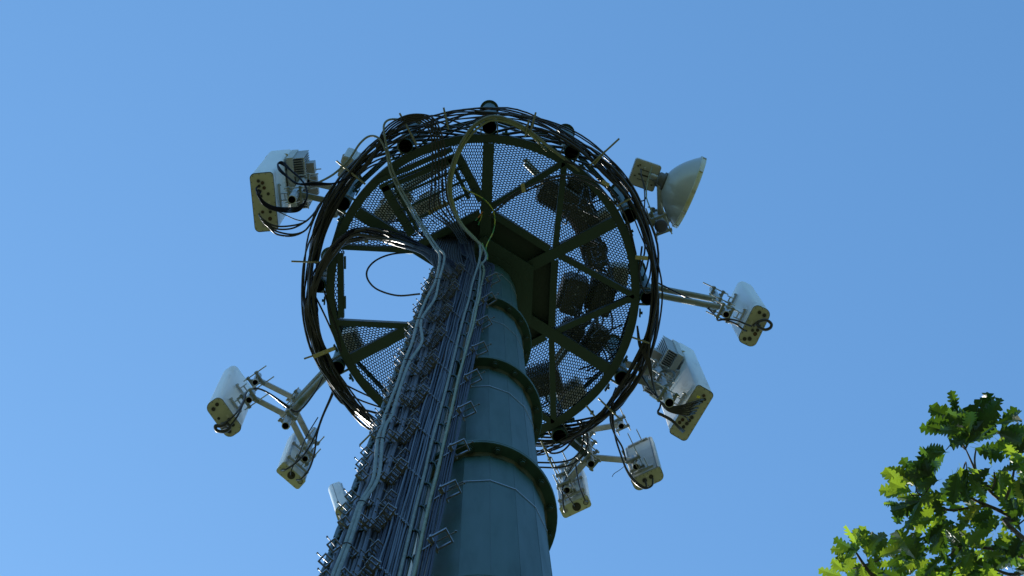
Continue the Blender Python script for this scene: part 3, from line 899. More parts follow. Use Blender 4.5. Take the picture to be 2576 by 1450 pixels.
def connector(parent, x, y, r=0.012, mat='dark', l=0.012, hexa=True):
    mb = MB()
    n = 8 if hexa else 14
    mb.prism([(x + r * 1.15 * math.cos(2 * math.pi * k / n), y + r * 1.15 * math.sin(2 * math.pi * k / n)) for k in range(n)], -l * .5 - .006, -.006)
    mb.cyl((x, y, -l - .006), (x, y, -l * .5 - .006), r * 0.8, 12)
    return lpart('connector', mb, M[mat], parent)

def antenna(name, label, px, py, h, face, L, W, D, tilt=0, rad=0.035, rf=0.06, mat='radome', plate='plate', ports=(), spine=False, screws=14, group='sector antennas'):
    A = empty(name, None, label, 'antenna', group, frame(px, py, h, face, tilt))
    prof = rrect(W, D, rad, 6, rf)
    mb = MB(); mb.prism(prof, 0, L, smooth=True, caps=False)
    r_ = lpart('radome', mb, M[mat], A)
    mb = MB()
    zs = [(1.0, 0.0), (0.99, 0.012), (0.95, 0.02)]
    pr = [scaled(prof, (k, k)) for k, _ in zs]
    for i in range(2):
        for j in range(len(prof)):
            k = (j + 1) % len(prof)
            mb.face([(*pr[i][j], L + zs[i][1]), (*pr[i][k], L + zs[i][1]), (*pr[i + 1][k], L + zs[i + 1][1]), (*pr[i + 1][j], L + zs[i + 1][1])])
    mb.face([(*p, L + zs[-1][1]) for p in pr[2]])
    lpart('top_cap', mb, M[plate], A)
    # dark seam and raised end plate
    mb = MB(); mb.prism(scaled(prof, (1.012, 1.02)), 0.004, 0.010); lpart('edge_trim', mb, M['dark'] if plate == 'plate' else M['plate_pale'], A)
    bp = MB(); inner_ = scaled(prof, (0.985, 0.975)); bp.prism(inner_, -0.006, 0.0035)
    B = lpart('end_plate', bp, M[plate], A)
    mb = MB()
    per = [Vector(p) for p in scaled(prof, (1 - 0.024 / W, 1 - 0.024 / D))]
    seg = [(per[(i + 1) % len(per)] - per[i]).length for i in range(len(per))]
    tot = sum(seg)
    for k in range(screws):
        d = tot * (k + 0.5) / screws; i = 0
        while d > seg[i]:
            d -= seg[i]; i += 1
        p = per[i] + (per[(i + 1) % len(per)] - per[i]) * (d / seg[i])
        mb.cyl((p.x, p.y, -.009), (p.x, p.y, -.0062), 0.0038, 6)
    lpart('screw', mb, M['dark'], B, kind='stuff')
    for (x, y, r, m_) in ports:
        connector(B, x, y, r, m_)
    mb = MB(); mb.box((W * .05, -D * .22, -.0068), (W * .13, D * .12, .0012)); lpart('sticker', mb, M['sticker'], B)
    mb = MB()
    for (x, y, r, m_) in ports[::2]:
        mb.cyl((x, y, -.0085), (x, y, -.0062), r * 1.5, 16)
    if ports: lpart('connector_collar', mb, M['alu'] if plate == 'plate' else M['dark'], B)
    if spine:
        for sx in (-1, 1):
            mb = MB(); mb.bar((sx * (W / 2 - 0.024), -D / 2 - 0.006, 0.03), (sx * (W / 2 - 0.024), -D / 2 - 0.006, L - 0.03), 0.02, 0.012, up=(0, 1, 0))
            lpart('back_rail', mb, M['galv'], A)
    return A

def back_bracket(A, z, D, W, reach, name='back_bracket', mat='galv'):
    """bracket fixed to the back of an antenna, reaching back to its mast"""
    mb = MB()
    mb.box((0, -D / 2 - 0.016, z), (W, 0.02, 0.04))
    for sx in (-1, 1):
        mb.box((sx * 0.03, -D / 2 - 0.026 - reach / 2, z), (0.008, reach, 0.05))
        mb.cyl((sx * W * .44, -D / 2 - 0.035, z), (sx * W * .44, -D / 2 - 0.005, z), 0.009, 8)
    mb.box((0, -D / 2 - 0.026 - reach * .5, z + 0.0005), (0.052, 0.01, 0.03))
    return lpart(name, mb, M[mat], A)

def mast_clamp(parent, c, d, r, rod=0.24, w=0.15):
    """two jaw plates either side of a mast, threaded rods along d"""
    c = Vector(c); d = Vector((d[0], d[1], 0)).normalized(); s = Vector((-d.y, d.x, 0))
    mb = MB()
    rot = Matrix((s, d, Vector((0, 0, 1)))).transposed()
    for q in (-1, 1):
        mb.box(c + d * (q * (r + 0.014)), (w, 0.022, 0.05), rot)
        mb.box(c + d * (q * (r + 0.004)) + s * (r * .9), (0.014, 0.03, 0.046), rot)
        mb.box(c + d * (q * (r + 0.004)) - s * (r * .9), (0.014, 0.03, 0.046), rot)
    cl = part('mast_clamp', mb, M['galv_dull'], parent)
    for q in (-1, 1):
        mb = MB(); o = c + s * (q * w * 0.41)
        mb.cyl(o - d * (rod * .62), o + d * (rod * .38), 0.006, 8)
        for t in (-1, 1):
            mb.cyl(o + d * (t * (r + .026)), o + d * (t * (r + .038)), 0.0115, 6)
        part('threaded_rod', mb, M['galv'], cl)
    return cl

def heat_sink(parent, x0, x1, y0, y1, z0, z1, n, along='x', mat='alu'):
    mb = MB()
    for k in range(n):
        x = x0 + (x1 - x0) * (k + .5) / n
        mb.box((x, (y0 + y1) / 2, (z0 + z1) / 2), ((x1 - x0) / n * 0.35, y1 - y0, z1 - z0))
    return lpart('heat_sink', mb, M[mat], parent)

def finned_top(A, W, D, L, up=0.55, back=0.12):
    """radio module that continues the antenna upwards with cooling fins on its back"""
    mb = MB(); prof = rrect(W * 0.99, D + 0.03, 0.03, 5, 0.05)
    prof = [(x, y - 0.004) for x, y in prof]
    mb.prism(prof, L + 0.028, L + up, smooth=False)
    u = lpart('radio_module', mb, M['radome'], A)
    mb = MB(); mb.box((0, -D / 2 - 0.05, L + up / 2 - 0.22), (W * 0.96, 0.06, up + 0.42)); lpart('module_body', mb, M['radio'], u)
    heat_sink(u, -W * .47, W * .47, -D / 2 - 0.08 - back, -D / 2 - 0.081, L - 0.4, L + up - 0.04, 22)
    mb = MB(); mb.bar((-W * .46, -D / 2 - .081 - back, L - .43), (W * .46, -D / 2 - .081 - back, L - .43), .012, .02); lpart('fin_bar', mb, M['radio'], u)
    mb = MB(); mb.box((W * .1, -D / 2 - .12 - back, L - .1), (W * .34, .10, .2)); mb.box((-W * .2, -D / 2 - .11 - back, L + .05), (W * .2, .08, .3)); lpart('junction_box', mb, M['alu'], u)
    return u

def jumper(pts, r, label, mat='black', name='jumper_cable'):
    return cable(name, pts, r, M[mat], label, None)

def mount(label, loc): return empty('antenna_mount', loc, label, 'mount', 'antenna mounts')
def square_arm(mt, a, b, w, mat='galv'):
    mb = MB(); mb.bar(a, b, w, w); o = part('arm', mb, M[mat], mt); return o
def round_arm(mt, a, b, r):
    return hollow_pipe('arm', a, b, r, M['galv_dull'], mt)

# --- A: wide antenna beside the upper-left rim
fA = (-1, 0.09)
hA = 27.75
portsA = [(x, y, 0.0125, 'dark') for (x, y) in ((-0.19, .03), (-0.145, .027), (-.098, .025), (-.055, .02), (.055, -.045), (.09, -.048))] + [(-0.17, -.005, .014, 'rust'), (-.125, -.015, .014, 'rust'), (.085, .02, .012, 'rust'), (.15, -.04, .016, 'rust'), (.205, .02, .012, 'alu'), (-.07, -.045, .013, 'dark')]
A1 = antenna('wide_antenna', 'wide white panel antenna with fins standing off the rim beside the small boxed radio', 664, 509, hA, fA, 1.95, 0.515, 0.205, 0, 0.035, 0.045, ports=portsA, screws=22)
finned_top(A1, .515, .205, 1.95, .5, .1)
back_bracket(A1, 0.35, .205, .24, .07); back_bracket(A1, 1.6, .205, .24, .07)
mA = mount('galvanised pipe and square arm carrying the wide antenna by the boxed radio', P(734, 503, 27.6))
pa = P(734, 503, 27.55)
hollow_pipe('mast', pa, pa + Vector((0, 0, 3.0)), 0.038, M['galv'], mA)
square_arm(mA, pa + Vector((0.037, 0, .5)), pol(-57.7, PIPE_R, 28.05) - Vector((.065, 0, 0)), 0.05, 'galv_dull')
square_arm(mA, pa + Vector((0.037, 0, 1.7)), pol(-57.7, PIPE_R, 29.25) - Vector((.065, 0, 0)), 0.05, 'galv_dull')
for z in (.45, 1.7, 2.2): mast_clamp(mA, pa + Vector((0, 0, z)), (-1, .09), 0.038)
hw = hA - 0.03
for k, (x0, y0) in enumerate(((648, 470), (650, 478), (655, 484))):
    jumper([P(x0, y0, hw), P(x0 - 3, y0 + 9, hw - .08), P(662, 506 + 4 * k, hw - .08), P(690, 521 + 4 * k, hw - .05), P(730, 524 + 5 * k, hw), P(755, 520 + 4 * k, hw), P(770, 503, hw), P(772, 480, hw + .1), P(760, 455, hw + .2), P(735, 432, hw + .3), P(712, 415 - 3 * k, hw + .4), P(700, 412, hw + .4), P(702, 428 - 3 * k, hw + .3), P(725, 447, hw + .2), P(750, 463, hw + .1), P(790, 466 - 3 * k, hw + .1), P(840, 462, hw + .1), P(880, 445, hw + .1)],
           0.0085, ('black jumper looping out of the rusty top ports of the wide antenna, outermost', 'black jumper looping out of the rusty top ports of the wide antenna, middle', 'black jumper looping out of the rusty top ports of the wide antenna, innermost')[k], 'ladder_black')
for k, (x0, y0) in enumerate(((652, 538), (655, 545), (660, 552), (668, 556))):
    jumper([P(x0, y0, hw), P(x0 + 3, y0 + 8, hw - .06), P(675 + 3 * k, 562 + 6 * k, hw - .06), P(700, 570 + 7 * k, hw - .03), P(735, 568 + 7 * k if k < 2 else 590 + 4 * (k - 2), hw), P(765, 560 if k < 2 else 582, hw), P(783, 545 if k < 2 else 560, hw + .05), P(795, 530, hw + .15), P(806, 512, hw + .3), P(830, 490, hw + .4)],
           0.0085, ('black jumper hanging from the wide antenna lower ports, uppermost of four', 'black jumper hanging from the wide antenna lower ports, second of four', 'black jumper hanging from the wide antenna lower ports, third of four', 'black jumper sagging lowest from the wide antenna lower ports')[k], 'black')
jumper([P(690, 527, hw), P(715, 540, hw), P(745, 553, hw), P(768, 556, hw), P(782, 548, hw)], 0.005, 'thin black wire behind the wide antenna jumpers')

# --- E: wide finned antenna beside the lower-right rim
fE = (0.86, 0.51)
hE = 27.7
portsE = [(-.19, .01, .012, 'rust'), (-.165, .035, .012, 'dark'), (-.135, .02, .012, 'dark'), (-.105, -.01, .012, 'dark'), (-.075, -.03, .012, 'dark'), (-.02, -.03, .012, 'dark'), (.03, .02, .014, 'dark'), (.065, .015, .014, 'dark'), (.1, .01, .014, 'dark'), (.14, .0, .014, 'dark'), (.09, -.04, .014, 'rust'), (.125, -.05, .014, 'rust')]
E1 = antenna('wide_antenna', 'wide white panel antenna with fins and many cable ports beside the twin tube arm', 1740, 1040, hE, fE, 2.05, 0.50, 0.175, 0, 0.032, 0.04, ports=[(-x, y, r, m_) for (x, y, r, m_) in portsE], screws=22)
finned_top(E1, .50, .175, 2.05, .55, .1)
back_bracket(E1, 0.28, .175, .2, .08); back_bracket(E1, 1.5, .175, .24, .08)
mE = mount('galvanised mast on two square arms carrying the finned antenna', P(1684, 1014, 27.4))
pe = P(1684, 1014, 27.4)
hollow_pipe('mast', pe, pe + Vector((0, 0, 3.0)), 0.042, M['galv'], mE)
rp = pol(122.3, PIPE_R, 28.0)
for z in (.85, 1.65):
    square_arm(mE, Vector((rp.x, rp.y, pe.z + z)) + (pe - rp).normalized() * .066, pe + Vector((0, 0, z)) - Vector(((pe - rp).x, (pe - rp).y, 0)).normalized() * .042, 0.06, 'galv_dull')
for z in (.3, 1.1, 1.9): mast_clamp(mE, pe + Vector((0, 0, z)), fE, 0.042)
hw = hE - .03
for k, (x0, y0) in enumerate(((1770, 1005), (1764, 1012), (1760, 1016), (1756, 1026), (1752, 1034), (1748, 1040))):
    jumper([P(x0, y0, hw), P(x0 - 10, y0 + 2, hw - .05), P(1735 - k, 1015 + 6 * k, hw - .07), P(1708, 1022 + 4 * k, hw - .06), P(1680, 1023 + 2 * k, hw - .05), P(1662, 1012, hw), P(1650, 990, hw + .1), P(1640, 955, hw + .2), P(1625 + k * 2, 905, hw + .2), P(1608 + k, 870, hw + .25), P(1603, 820, hw + .3)],
           0.0085, 'black jumper fanning from the finned antenna ports to its mast foot', 'black')
    bpy.context.scene.collection.objects[-1]['group'] = 'jumpers of the finned antenna'
for k in range(2):
    jumper([P(1718 + 4 * k, 1088 - 3 * k, hw), P(1708, 1078 - 4 * k, hw - .05), P(1690, 1060 - 4 * k, hw - .06), P(1668, 1048 - 4 * k, hw - .04), P(1655, 1040 - 3 * k, hw - .02), P(1660, 1026, hw), P(1663, 1012, hw + .05)], 0.0085, ('black jumper bent at a right angle below the finned antenna, nearer one', 'black jumper bent at a right angle below the finned antenna, farther one')[k])
jumper([P(1732, 1058, hw), P(1726, 1050, hw - .04), P(1705, 1040, hw - .05), P(1680, 1030, hw - .03), P(1664, 1016, hw)], 0.006, 'thin grey-tipped wire among the finned antenna jumpers')
tg = MB(); tg.box(P(1757, 999, hw - .07), (.03, .02, .004), Matrix.Rotation(.2, 3, 'Z')); tag(link('cable_tag', tg.mesh('cable_tag'), M['yellow_tag']), 'small yellow tag on the finned antenna jumpers', 'tag')
for k in range(3):
    jumper([P(1620 + 4 * k, 945, 28.3), P(1632, 968 + 4 * k, 28.0), P(1655, 975 + 3 * k, 27.95), P(1690, 960 + 2 * k, 28.1), P(1698 - 2 * k, 940, 28.3), P(1680, 930 + 3 * k, 28.5), P(1655, 940, 28.5), P(1640, 960, 28.3)], 0.0045, 'thin grey wire coiled round the mast of the finned antenna', 'grey_cable', 'coiled_wire')
    bpy.context.scene.collection.objects[-1]['group'] = 'coiled wires on the finned antenna mast'

# --- D: antenna on the twin tube arm
fD = (0.9, 0.43)
hD = 27.9
pD = [(-.125, .035, .015, 'dark'), (-.13, -.015, .015, 'dark'), (.12, .01, .016, 'dark'), (.14, -.03, .016, 'dark'), (-.02, .035, .012, 'dark'), (.02, .04, .014, 'dark'), (.04, .0, .012, 'dark'), (.06, .035, .016, 'rust')]
D1 = antenna('panel_antenna', 'rounded white panel antenna at the end of the twin tube arm', 1898, 821, hD, fD, 1.75, 0.365, 0.168, 0, 0.052, 0.06, ports=[(-x, y, r, m_) for x, y, r, m_ in pD])
back_bracket(D1, .3, .168, .16, .06); back_bracket(D1, 1.35, .168, .16, .06)
mD = mount('twin galvanised tube arm reaching out from the rim to the rounded antenna', P(1827, 792, 27.9))
pd = P(1827, 792, 27.85)
hollow_pipe('mast', pd, pd + Vector((0, 0, 1.75)), 0.032, M['galv'], mD)
for (z, o) in ((.45, (1655, 741)), (1.0, (1655, 716))):
    e = pd + Vector((0, 0, z)); a = P(*o, e.z - CAMZ)
    # start the tube at the rim pipe
    st = pol(92.3, PIPE_R, 28); st.z = e.z
    round_arm(mD, st + (e - st).normalized() * .066, e - (e - st).normalized() * .032, 0.0285)
for z in (.12, .5, 1.3): mast_clamp(mD, pd + Vector((0, 0, z)), fD, 0.032, .26)
hw = hD - .02
for k in range(2):
    jumper([P(1890 - 12 * k, 821 + 12 * k, hw), P(1882 - 12 * k, 818 + 12 * k, hw - .04), P(1850, 806 + 9 * k, hw - .04), P(1822, 803 + 2 * k, hw), P(1806, 806, hw + .05), P(1800, 795, hw + .2), P(1770, 768, hw + .5), P(1720, 745, hw + .7), P(1660, 715, hw + .8), P(1640, 705, hw + .6)], .0085, ('black jumper from the rounded antenna back along the twin arm, upper port', 'black jumper from the rounded antenna back along the twin arm, lower port')[k])
lp = spline([P(1895, 820, hw), P(1912, 808, hw - .05), P(1928, 806, hw - .05), P(1940, 815, hw - .04), P(1938, 825, hw - .04), P(1925, 830, hw - .05), P(1910, 824, hw - .06), P(1905, 815, hw - .03)], 5)
mb = MB(); mb.tube([p - lp[0] for p in lp], .014, 8); o = link('coiled_plug', mb.mesh('coiled_plug'), M['dark']); o.location = lp[0]
tag(o, 'taped black plug coil hanging off the rounded antenna end plate', 'plug')

# --- H and I on the lower-left mount
fH = (-0.82, 0.57); hH = 27.75
pH = [(.13, .03, .015, 'dark'), (.10, -.03, .015, 'dark'), (-.115, .03, .016, 'dark'), (-.13, -.02, .016, 'dark'), (.05, .035, .016, 'rust'), (-.02, .04, .012, 'dark'), (.04, -.03, .013, 'dark')]
H1 = antenna('panel_antenna', 'rounded white panel antenna farthest out on the forked mount', 563, 1051, hH, fH, 2.05, 0.36, 0.165, 1.0, 0.052, 0.06, ports=pH)
back_bracket(H1, .35, .165, .16, .07); back_bracket(H1, 1.2, .165, .16, .07)
mH = mount('forked galvanised mount with twin tubes off the rim holding two antennas', P(718, 1072, 27.7))
pm = P(718, 1072, 27.7)
hollow_pipe('mast', pm, pm + Vector((0, 0, 1.9)), 0.034, M['galv'], mH)
st0 = pol(-117.7, PIPE_R, 28)
for z in (.62, 1.12):
    e = pm + Vector((0, 0, z)); st = Vector((st0.x, st0.y, e.z)); d = (e - st).normalized()
    round_arm(mH, st + d * .066, e - d * .03, 0.036)
for z in (.35, .62, 1.12, 1.5): mast_clamp(mH, pm + Vector((0, 0, z)), (-.68, .73), 0.034, .16, .12)
ph1 = P(626, 1007, 28.0); ph1b = P(642, 963, 29.0)
for (q, z0, l) in ((ph1, 28.0, .42), (ph1b, 29.0, .42)):
    hollow_pipe('stub_pipe', q, q + Vector((0, 0, l)), 0.031, M['galv'], mH)
    e = q + Vector((0, 0, .2)); s_ = pm.copy(); s_.z = e.z; d = (e - s_).normalized()
    square_arm(mH, s_ + d * .034, e - d * .031, 0.046)
    mast_clamp(mH, q + Vector((0, 0, .1)), fH, .031, .26, .15)
hw = hH - .02
for k in range(2):
    jumper([P(556 + 3 * k, 1066 + 14 * k, hw), P(572 + 6 * k, 1060 + 12 * k, hw - .04), P(594 + 4 * k, 1040 + 6 * k, hw - .02), P(612, 1010 + 4 * k, hw + .2), P(622, 985, hw + .4), P(648, 978, hw + .5), P(680, 992, hw + .5), P(716, 1016 + 4 * k, hw + .5), P(750, 1035, hw + .45), P(790, 990, hw + .4), P(812, 950, hw + .4)], .0085, ('black jumper of the outermost forked-mount antenna, upper one', 'black jumper of the outermost forked-mount antenna, lower one')[k])
lp = spline([P(572, 1062, hw - .02), P(556, 1072, hw - .06), P(542, 1072, hw - .06), P(546, 1084, hw - .06), P(566, 1086, hw - .06), P(578, 1076, hw - .05), P(572, 1066, hw - .03)], 5)
mb = MB(); mb.tube([p - lp[0] for p in lp], .016, 8); o = link('coiled_plug', mb.mesh('coiled_plug'), M['dark']); o.location = lp[0]
tag(o, 'taped dark plug hanging under the outermost forked-mount antenna', 'plug')
fI = (-0.66, 0.75); hI = 27.75
I1 = antenna('slim_antenna', 'slim white boxy antenna with pale end plate on the forked mount', 731, 1198, hI, fI, 1.55, 0.262, 0.112, 0, 0.012, 0.028, plate='plate_pale', ports=[(.095, -.02, .016, 'alu'), (-.085, .0, .016, 'alu'), (.0, -.01, .024, 'dark'), (.012, -.02, .010, 'rust')], spine=True, screws=8)
back_bracket(I1, .25, .124, .24, .07); back_bracket(I1, .95, .124, .24, .07)
pi_ = P(767, 1155, 27.85)
hollow_pipe('stub_pipe', pi_, pi_ + Vector((0, 0, 1.5)), .031, M['galv'], mH)
for z in (.4, .95):
    s_ = pm.copy(); e = pi_ + Vector((0, 0, z)); s_.z = e.z; d = (e - s_).normalized()
    square_arm(mH, s_ + d * .034, e - d * .031, .05)
for z in (.15, .8): mast_clamp(mH, pi_ + Vector((0, 0, z)), fI, .031, .22, .14)
hw = hI - .02
jumper([P(707, 1184, hw), P(722, 1180, hw - .04), P(752, 1158, hw - .02), P(776, 1128, hw + .1), P(795, 1090, hw + .2), P(812, 1045, hw + .3), P(835, 990, hw + .3), P(845, 950, hw + .3)], .0085, 'black jumper arching from the slim boxy antenna, first port')
jumper([P(746, 1208, hw), P(758, 1205, hw - .04), P(778, 1180, hw - .02), P(791, 1140, hw + .1), P(797, 1095, hw + .2), P(812, 1048, hw + .3), P(838, 990, hw + .3), P(850, 945, hw + .3)], .0085, 'black jumper arching from the slim boxy antenna, last port')
jumper([P(731, 1196, hw), P(734, 1180, hw - .03), P(750, 1150, hw), P(770, 1100, hw + .2), P(800, 1050, hw + .3)], .005, 'thin wire from the centre plug of the slim boxy antenna')

# --- J behind the ladder
J1 = antenna('tilted_antenna', 'tilted white antenna half hidden behind the cable ladder', 868, 1305, 27.9, (-0.95, 0.3), 1.3, 0.24, 0.13, 6, 0.015, 0.055, plate='plate', ports=[(-.06, 0, .014, 'alu'), (.06, 0, .014, 'alu')], spine=True, screws=8)
for sx in (-1, 1):
    mb = MB(); mb.bar((sx * .1205, .012, .03), (sx * .1205, .012, 1.28), .003, .004, up=(0, 1, 0)); lpart('seam', mb, M['dark'], J1)
back_bracket(J1, .15, .12, .1, .1); back_bracket(J1, .95, .12, .1, .12)
mJ = mount('galvanised mast half hidden behind the ladder with the tilted antenna', P(905, 1290, 27.9))
pj = P(905, 1290, 27.85)
hollow_pipe('mast', pj, pj + Vector((0, 0, 1.5)), .03, M['galv'], mJ)
sj = pol(-147.7, PIPE_R, 28)
for z in (.45, 1.1):
    e = pj + Vector((0, 0, z)); s_ = Vector((sj.x, sj.y, e.z)); d = (e - s_).normalized()
    square_arm(mJ, s_ + d * .066, e - d * .03, .05)
for z in (.2, 1.0): mast_clamp(mJ, pj + Vector((0, 0, z)), (-.93, -.2), .03, .2, .13)

# --- F and G on the lower-right mount
fF = (0.43, 0.9); hF = 27.75
F1 = antenna('weathered_antenna', 'weathered grey panel antenna with dirty end plate on two stub pipes', 1630, 1206, hF, fF, 1.8, 0.285, 0.125, 1.5, 0.02, 0.055, mat='radome_worn', ports=[(-.03, -.005, .018, 'dark'), (.035, -.01, .018, 'dark')], screws=18)
for sx in (-1, 1):
    mb = MB(); mb.bar((sx * .118, -.0645, .04), (sx * .118, -.0645, 1.76), .004, .004, up=(0, 1, 0)); lpart('seam', mb, M['dark'], F1)
mb = MB(); mb.box((0, -.07, 1.74), (.2, .02, .06)); mb.box((-.045, -.13, 1.74), (.008, .12, .07)); mb.box((.045, -.13, 1.74), (.008, .12, .07)); lpart('back_bracket', mb, M['galv'], F1)
mb = MB(); mb.box((0, -.07, .16), (.18, .02, .05)); mb.box((-.045, -.12, .16), (.008, .1, .07)); mb.box((.045, -.12, .16), (.008, .1, .07)); lpart('back_bracket', mb, M['galv'], F1)
mF = mount('galvanised post with side arms off the rim holding the weathered antenna', P(1487, 1168, 27.8))
pf = P(1487, 1168, 27.8)
hollow_pipe('mast', pf, pf + Vector((0, 0, 2.1)), .034, M['galv_dull'], mF)
for (q, h_) in (((1600, 1175), 27.85), ((1563, 1073), 29.45)):
    b_ = P(*q, h_)
    hollow_pipe('stub_pipe', b_, b_ + Vector((0, 0, .45)), .031, M['galv'], mF)
    e = b_ + Vector((0, 0, .3 if h_ < 28 else .1)); s_ = pf.copy(); s_.z = e.z; d = (e - s_).normalized()
    square_arm(mF, s_ + d * .034, e - d * .031, .05)
    mast_clamp(mF, b_ + Vector((0, 0, .15)), fF, .031, .26, .14)
sf = pol(152.3, PIPE_R, 28)
for z in (.35, .95):
    e = pf + Vector((0, 0, z)); s_ = Vector((sf.x, sf.y, e.z)); d = (e - s_).normalized()
    square_arm(mF, s_ + d * .066, e - d * .034, .055, 'steel_green')
for z in (.15, .6, 1.1, 1.6): mast_clamp(mF, pf + Vector((0, 0, z)), (.6, .5), .034, .2, .13)
hw = hF - .02
for k in range(2):
    jumper([P(1622 + 20 * k, 1208 - 4 * k, hw), P(1626 + 14 * k, 1222, hw - .05), P(1620, 1226 + 3 * k, hw - .05), P(1595, 1207 + 5 * k, hw - .02), P(1576, 1180 + 3 * k, hw + .05), P(1562, 1145, hw + .15), P(1548, 1100, hw + .25), P(1538 + 4 * k, 1050, hw + .3), P(1540 + 3 * k, 1005, hw + .3), P(1550, 975, hw + .3)], .0085, ('black jumper looping under the weathered antenna end plate, outer', 'black jumper looping under the weathered antenna end plate, inner')[k])
jumper([P(1575, 1170, 28), P(1560, 1182, 27.9), P(1545, 1192, 27.85), P(1540, 1200, 27.85)], .003, 'thin stray wire sticking out by the weathered antenna')
fG = (0.43, 0.9); hG = 27.75
G1 = antenna('slim_antenna', 'slim white boxy antenna with pale end plate close to the pole flange', 1448, 1276, hG, fG, 1.3, 0.275, 0.108, 0, 0.012, 0.028, plate='plate_pale', ports=[(.10, .0, .016, 'alu'), (-.09, -.01, .016, 'alu'), (.01, .0, .026, 'dark'), (.0, -.01, .010, 'rust')], spine=True, screws=8)
back_bracket(G1, .2, .12, .26, .07); back_bracket(G1, .8, .12, .26, .07)
pg = P(1426, 1234, 27.85)
mG = mount('short galvanised mast and angled arm carrying the slim antenna near the flange', pg)
hollow_pipe('mast', pg, pg + Vector((0, 0, 1.25)), .033, M['galv'], mG)
for z in (.35, .85):
    e = pg + Vector((0, 0, z)); s_ = pf.copy(); s_.z = e.z; d = (e - s_).normalized()
    square_arm(mG, s_ + d * .034, e - d * .033, .06)
for z in (.12, .6, 1.0): mast_clamp(mG, pg + Vector((0, 0, z)), fG, .033, .26, .14)
hw = hG - .02
jumper([P(1421, 1290, hw), P(1418, 1278, hw - .03), P(1416, 1255, hw), P(1416, 1225, hw + .2), P(1435, 1180, hw + .4), P(1455, 1150, hw + .4)], .0075, 'black jumper from the near-flange slim antenna, pole side')
jumper([P(1478, 1262, hw), P(1472, 1258, hw - .03), P(1462, 1235, hw), P(1455, 1210, hw + .2), P(1448, 1170, hw + .4)], .0075, 'black jumper from the near-flange slim antenna, open side')
jumper([P(1446, 1274, hw), P(1438, 1262, hw - .03), P(1425, 1245, hw), P(1415, 1235, hw + .1)], .005, 'thin wire from the centre plug of the near-flange slim antenna')

# --- C: microwave dish with its radio
axd = Vector((0.92, 0.39, 0)).normalized()
hC = 28.75
cd = P(1736, 485, 28.5)
Mz = Matrix((Vector((0, 0, 1)).cross(axd), Vector((0, 0, 1)), axd)).transposed().to_4x4()
dish = empty('microwave_dish', None, 'round grey-white microwave dish with deep bowl on the rim', 'dish', None, Matrix.Translation(cd) @ Mz)
RD = 0.335
prof = []
for k in range(15):
    r_ = 0.045 + (RD - 0.045) * k / 14
    prof.append((r_, -0.235 * (1 - (r_ / RD) ** 2) - 0.03))
mb = MB(); mb.lathe(prof, 56); lpart('bowl', mb, M['dish'], dish)
mb = MB(); mb.lathe([(RD, -0.032), (RD + .008, -.03), (RD + .008, 0.012), (RD - .004, .014), (RD - .004, -.02)], 56); lpart('rim', mb, M['dish_rim'], dish)
for k in range(10):
    a_ = 2 * math.pi * (k + .3) / 10
    mb = MB(); mb.box(((RD + .009) * math.cos(a_), (RD + .009) * math.sin(a_), -.008), (.012, .026, .036), Matrix.Rotation(a_, 3, 'Z')); lpart('rim_clip', mb, M['galv'], dish)
mb = MB(); mb.lathe([(.2, -.179), (.2035, -.177), (.2035, -.173), (.2, -.171)], 56); lpart('bowl_seam', mb, M['galv_dull'], dish)
mb = MB(); mb.lathe([(0.0, .012), (RD * .5, .010), (RD - .005, .006)], 56); lpart('cover', mb, M['radome'], dish)
mb = MB(); mb.lathe([(0, -.325), (.055, -.325), (.07, -.31), (.07, -.275), (.085, -.27), (.085, -.25), (.03, -.25)], 32); hb_ = lpart('hub', mb, M['dark_radio'], dish)
mb = MB(); mb.lathe([(0, -.39), (.03, -.39), (.03, -.325)], 20); lpart('feed_tube', mb, M['alu'], hb_)
odu = empty('outdoor_radio', None, 'square grey outdoor radio unit plugged behind the microwave dish', 'radio', None, Matrix.Translation(P(1622, 441, 28.55)) @ Matrix.Rotation(R(19), 4, 'Z'))
mb = MB(); mb.prism(rrect(.245, .245, .02), 0.005, .10); lpart('housing', mb, M['radio'], odu)
mb = MB(); mb.prism(rrect(.235, .225, .02), -.012, .0045); pl_ = lpart('face_plate', mb, M['radio'], odu)
for k in range(3):
    mb = MB(); mb.bar((-.06, -.04 + .045 * k, -.016), (.06, -.04 + .045 * k, -.016), .014 if k == 1 else .006, .006); lpart('slot', mb, M['dark'], pl_)
for (x, y) in ((-.085, -.06), (-.085, .03), (.085, .02), (.085, .065), (-.07, -.075)):
    mb = MB(); mb.box((x, y, -.015), (.016, .012, .005)); lpart('latch', mb, M['dark'], pl_)
heat_sink(odu, -.11, .11, -.11, .11, .101, .16, 12, mat='radio')
mb = MB(); mb.cyl((-.02, -.06, -.05), (-.02, -.06, -.012), .012, 10); mb.cyl((.04, .05, -.05), (.04, .05, -.012), .012, 10); lpart('plug', mb, M['galv'], odu)
mb = MB(); mb.cyl((.12, 0.02, .04), (.19, .045, .02), .03, 14); lpart('coupler', mb, M['alu'], odu)
pc = P(1663, 570, 28.0)
mC = mount('capped pipe and bracket holding the microwave dish at the rim', pc)
mb = MB(); mb.cyl(pc + Vector((0, 0, .012)), pc + Vector((0, 0, 1.0)), .056, 28); ms_ = part('mast', mb, M['galv'], mC)
mb = MB(); mb.lathe([(0, 0), (.055, 0), (.0585, .006), (.0585, .03)], 28, Matrix.Translation(pc)); part('pipe_cap', mb, M['cap_blue'], ms_)
sc_ = pol(62.3, PIPE_R, 28)
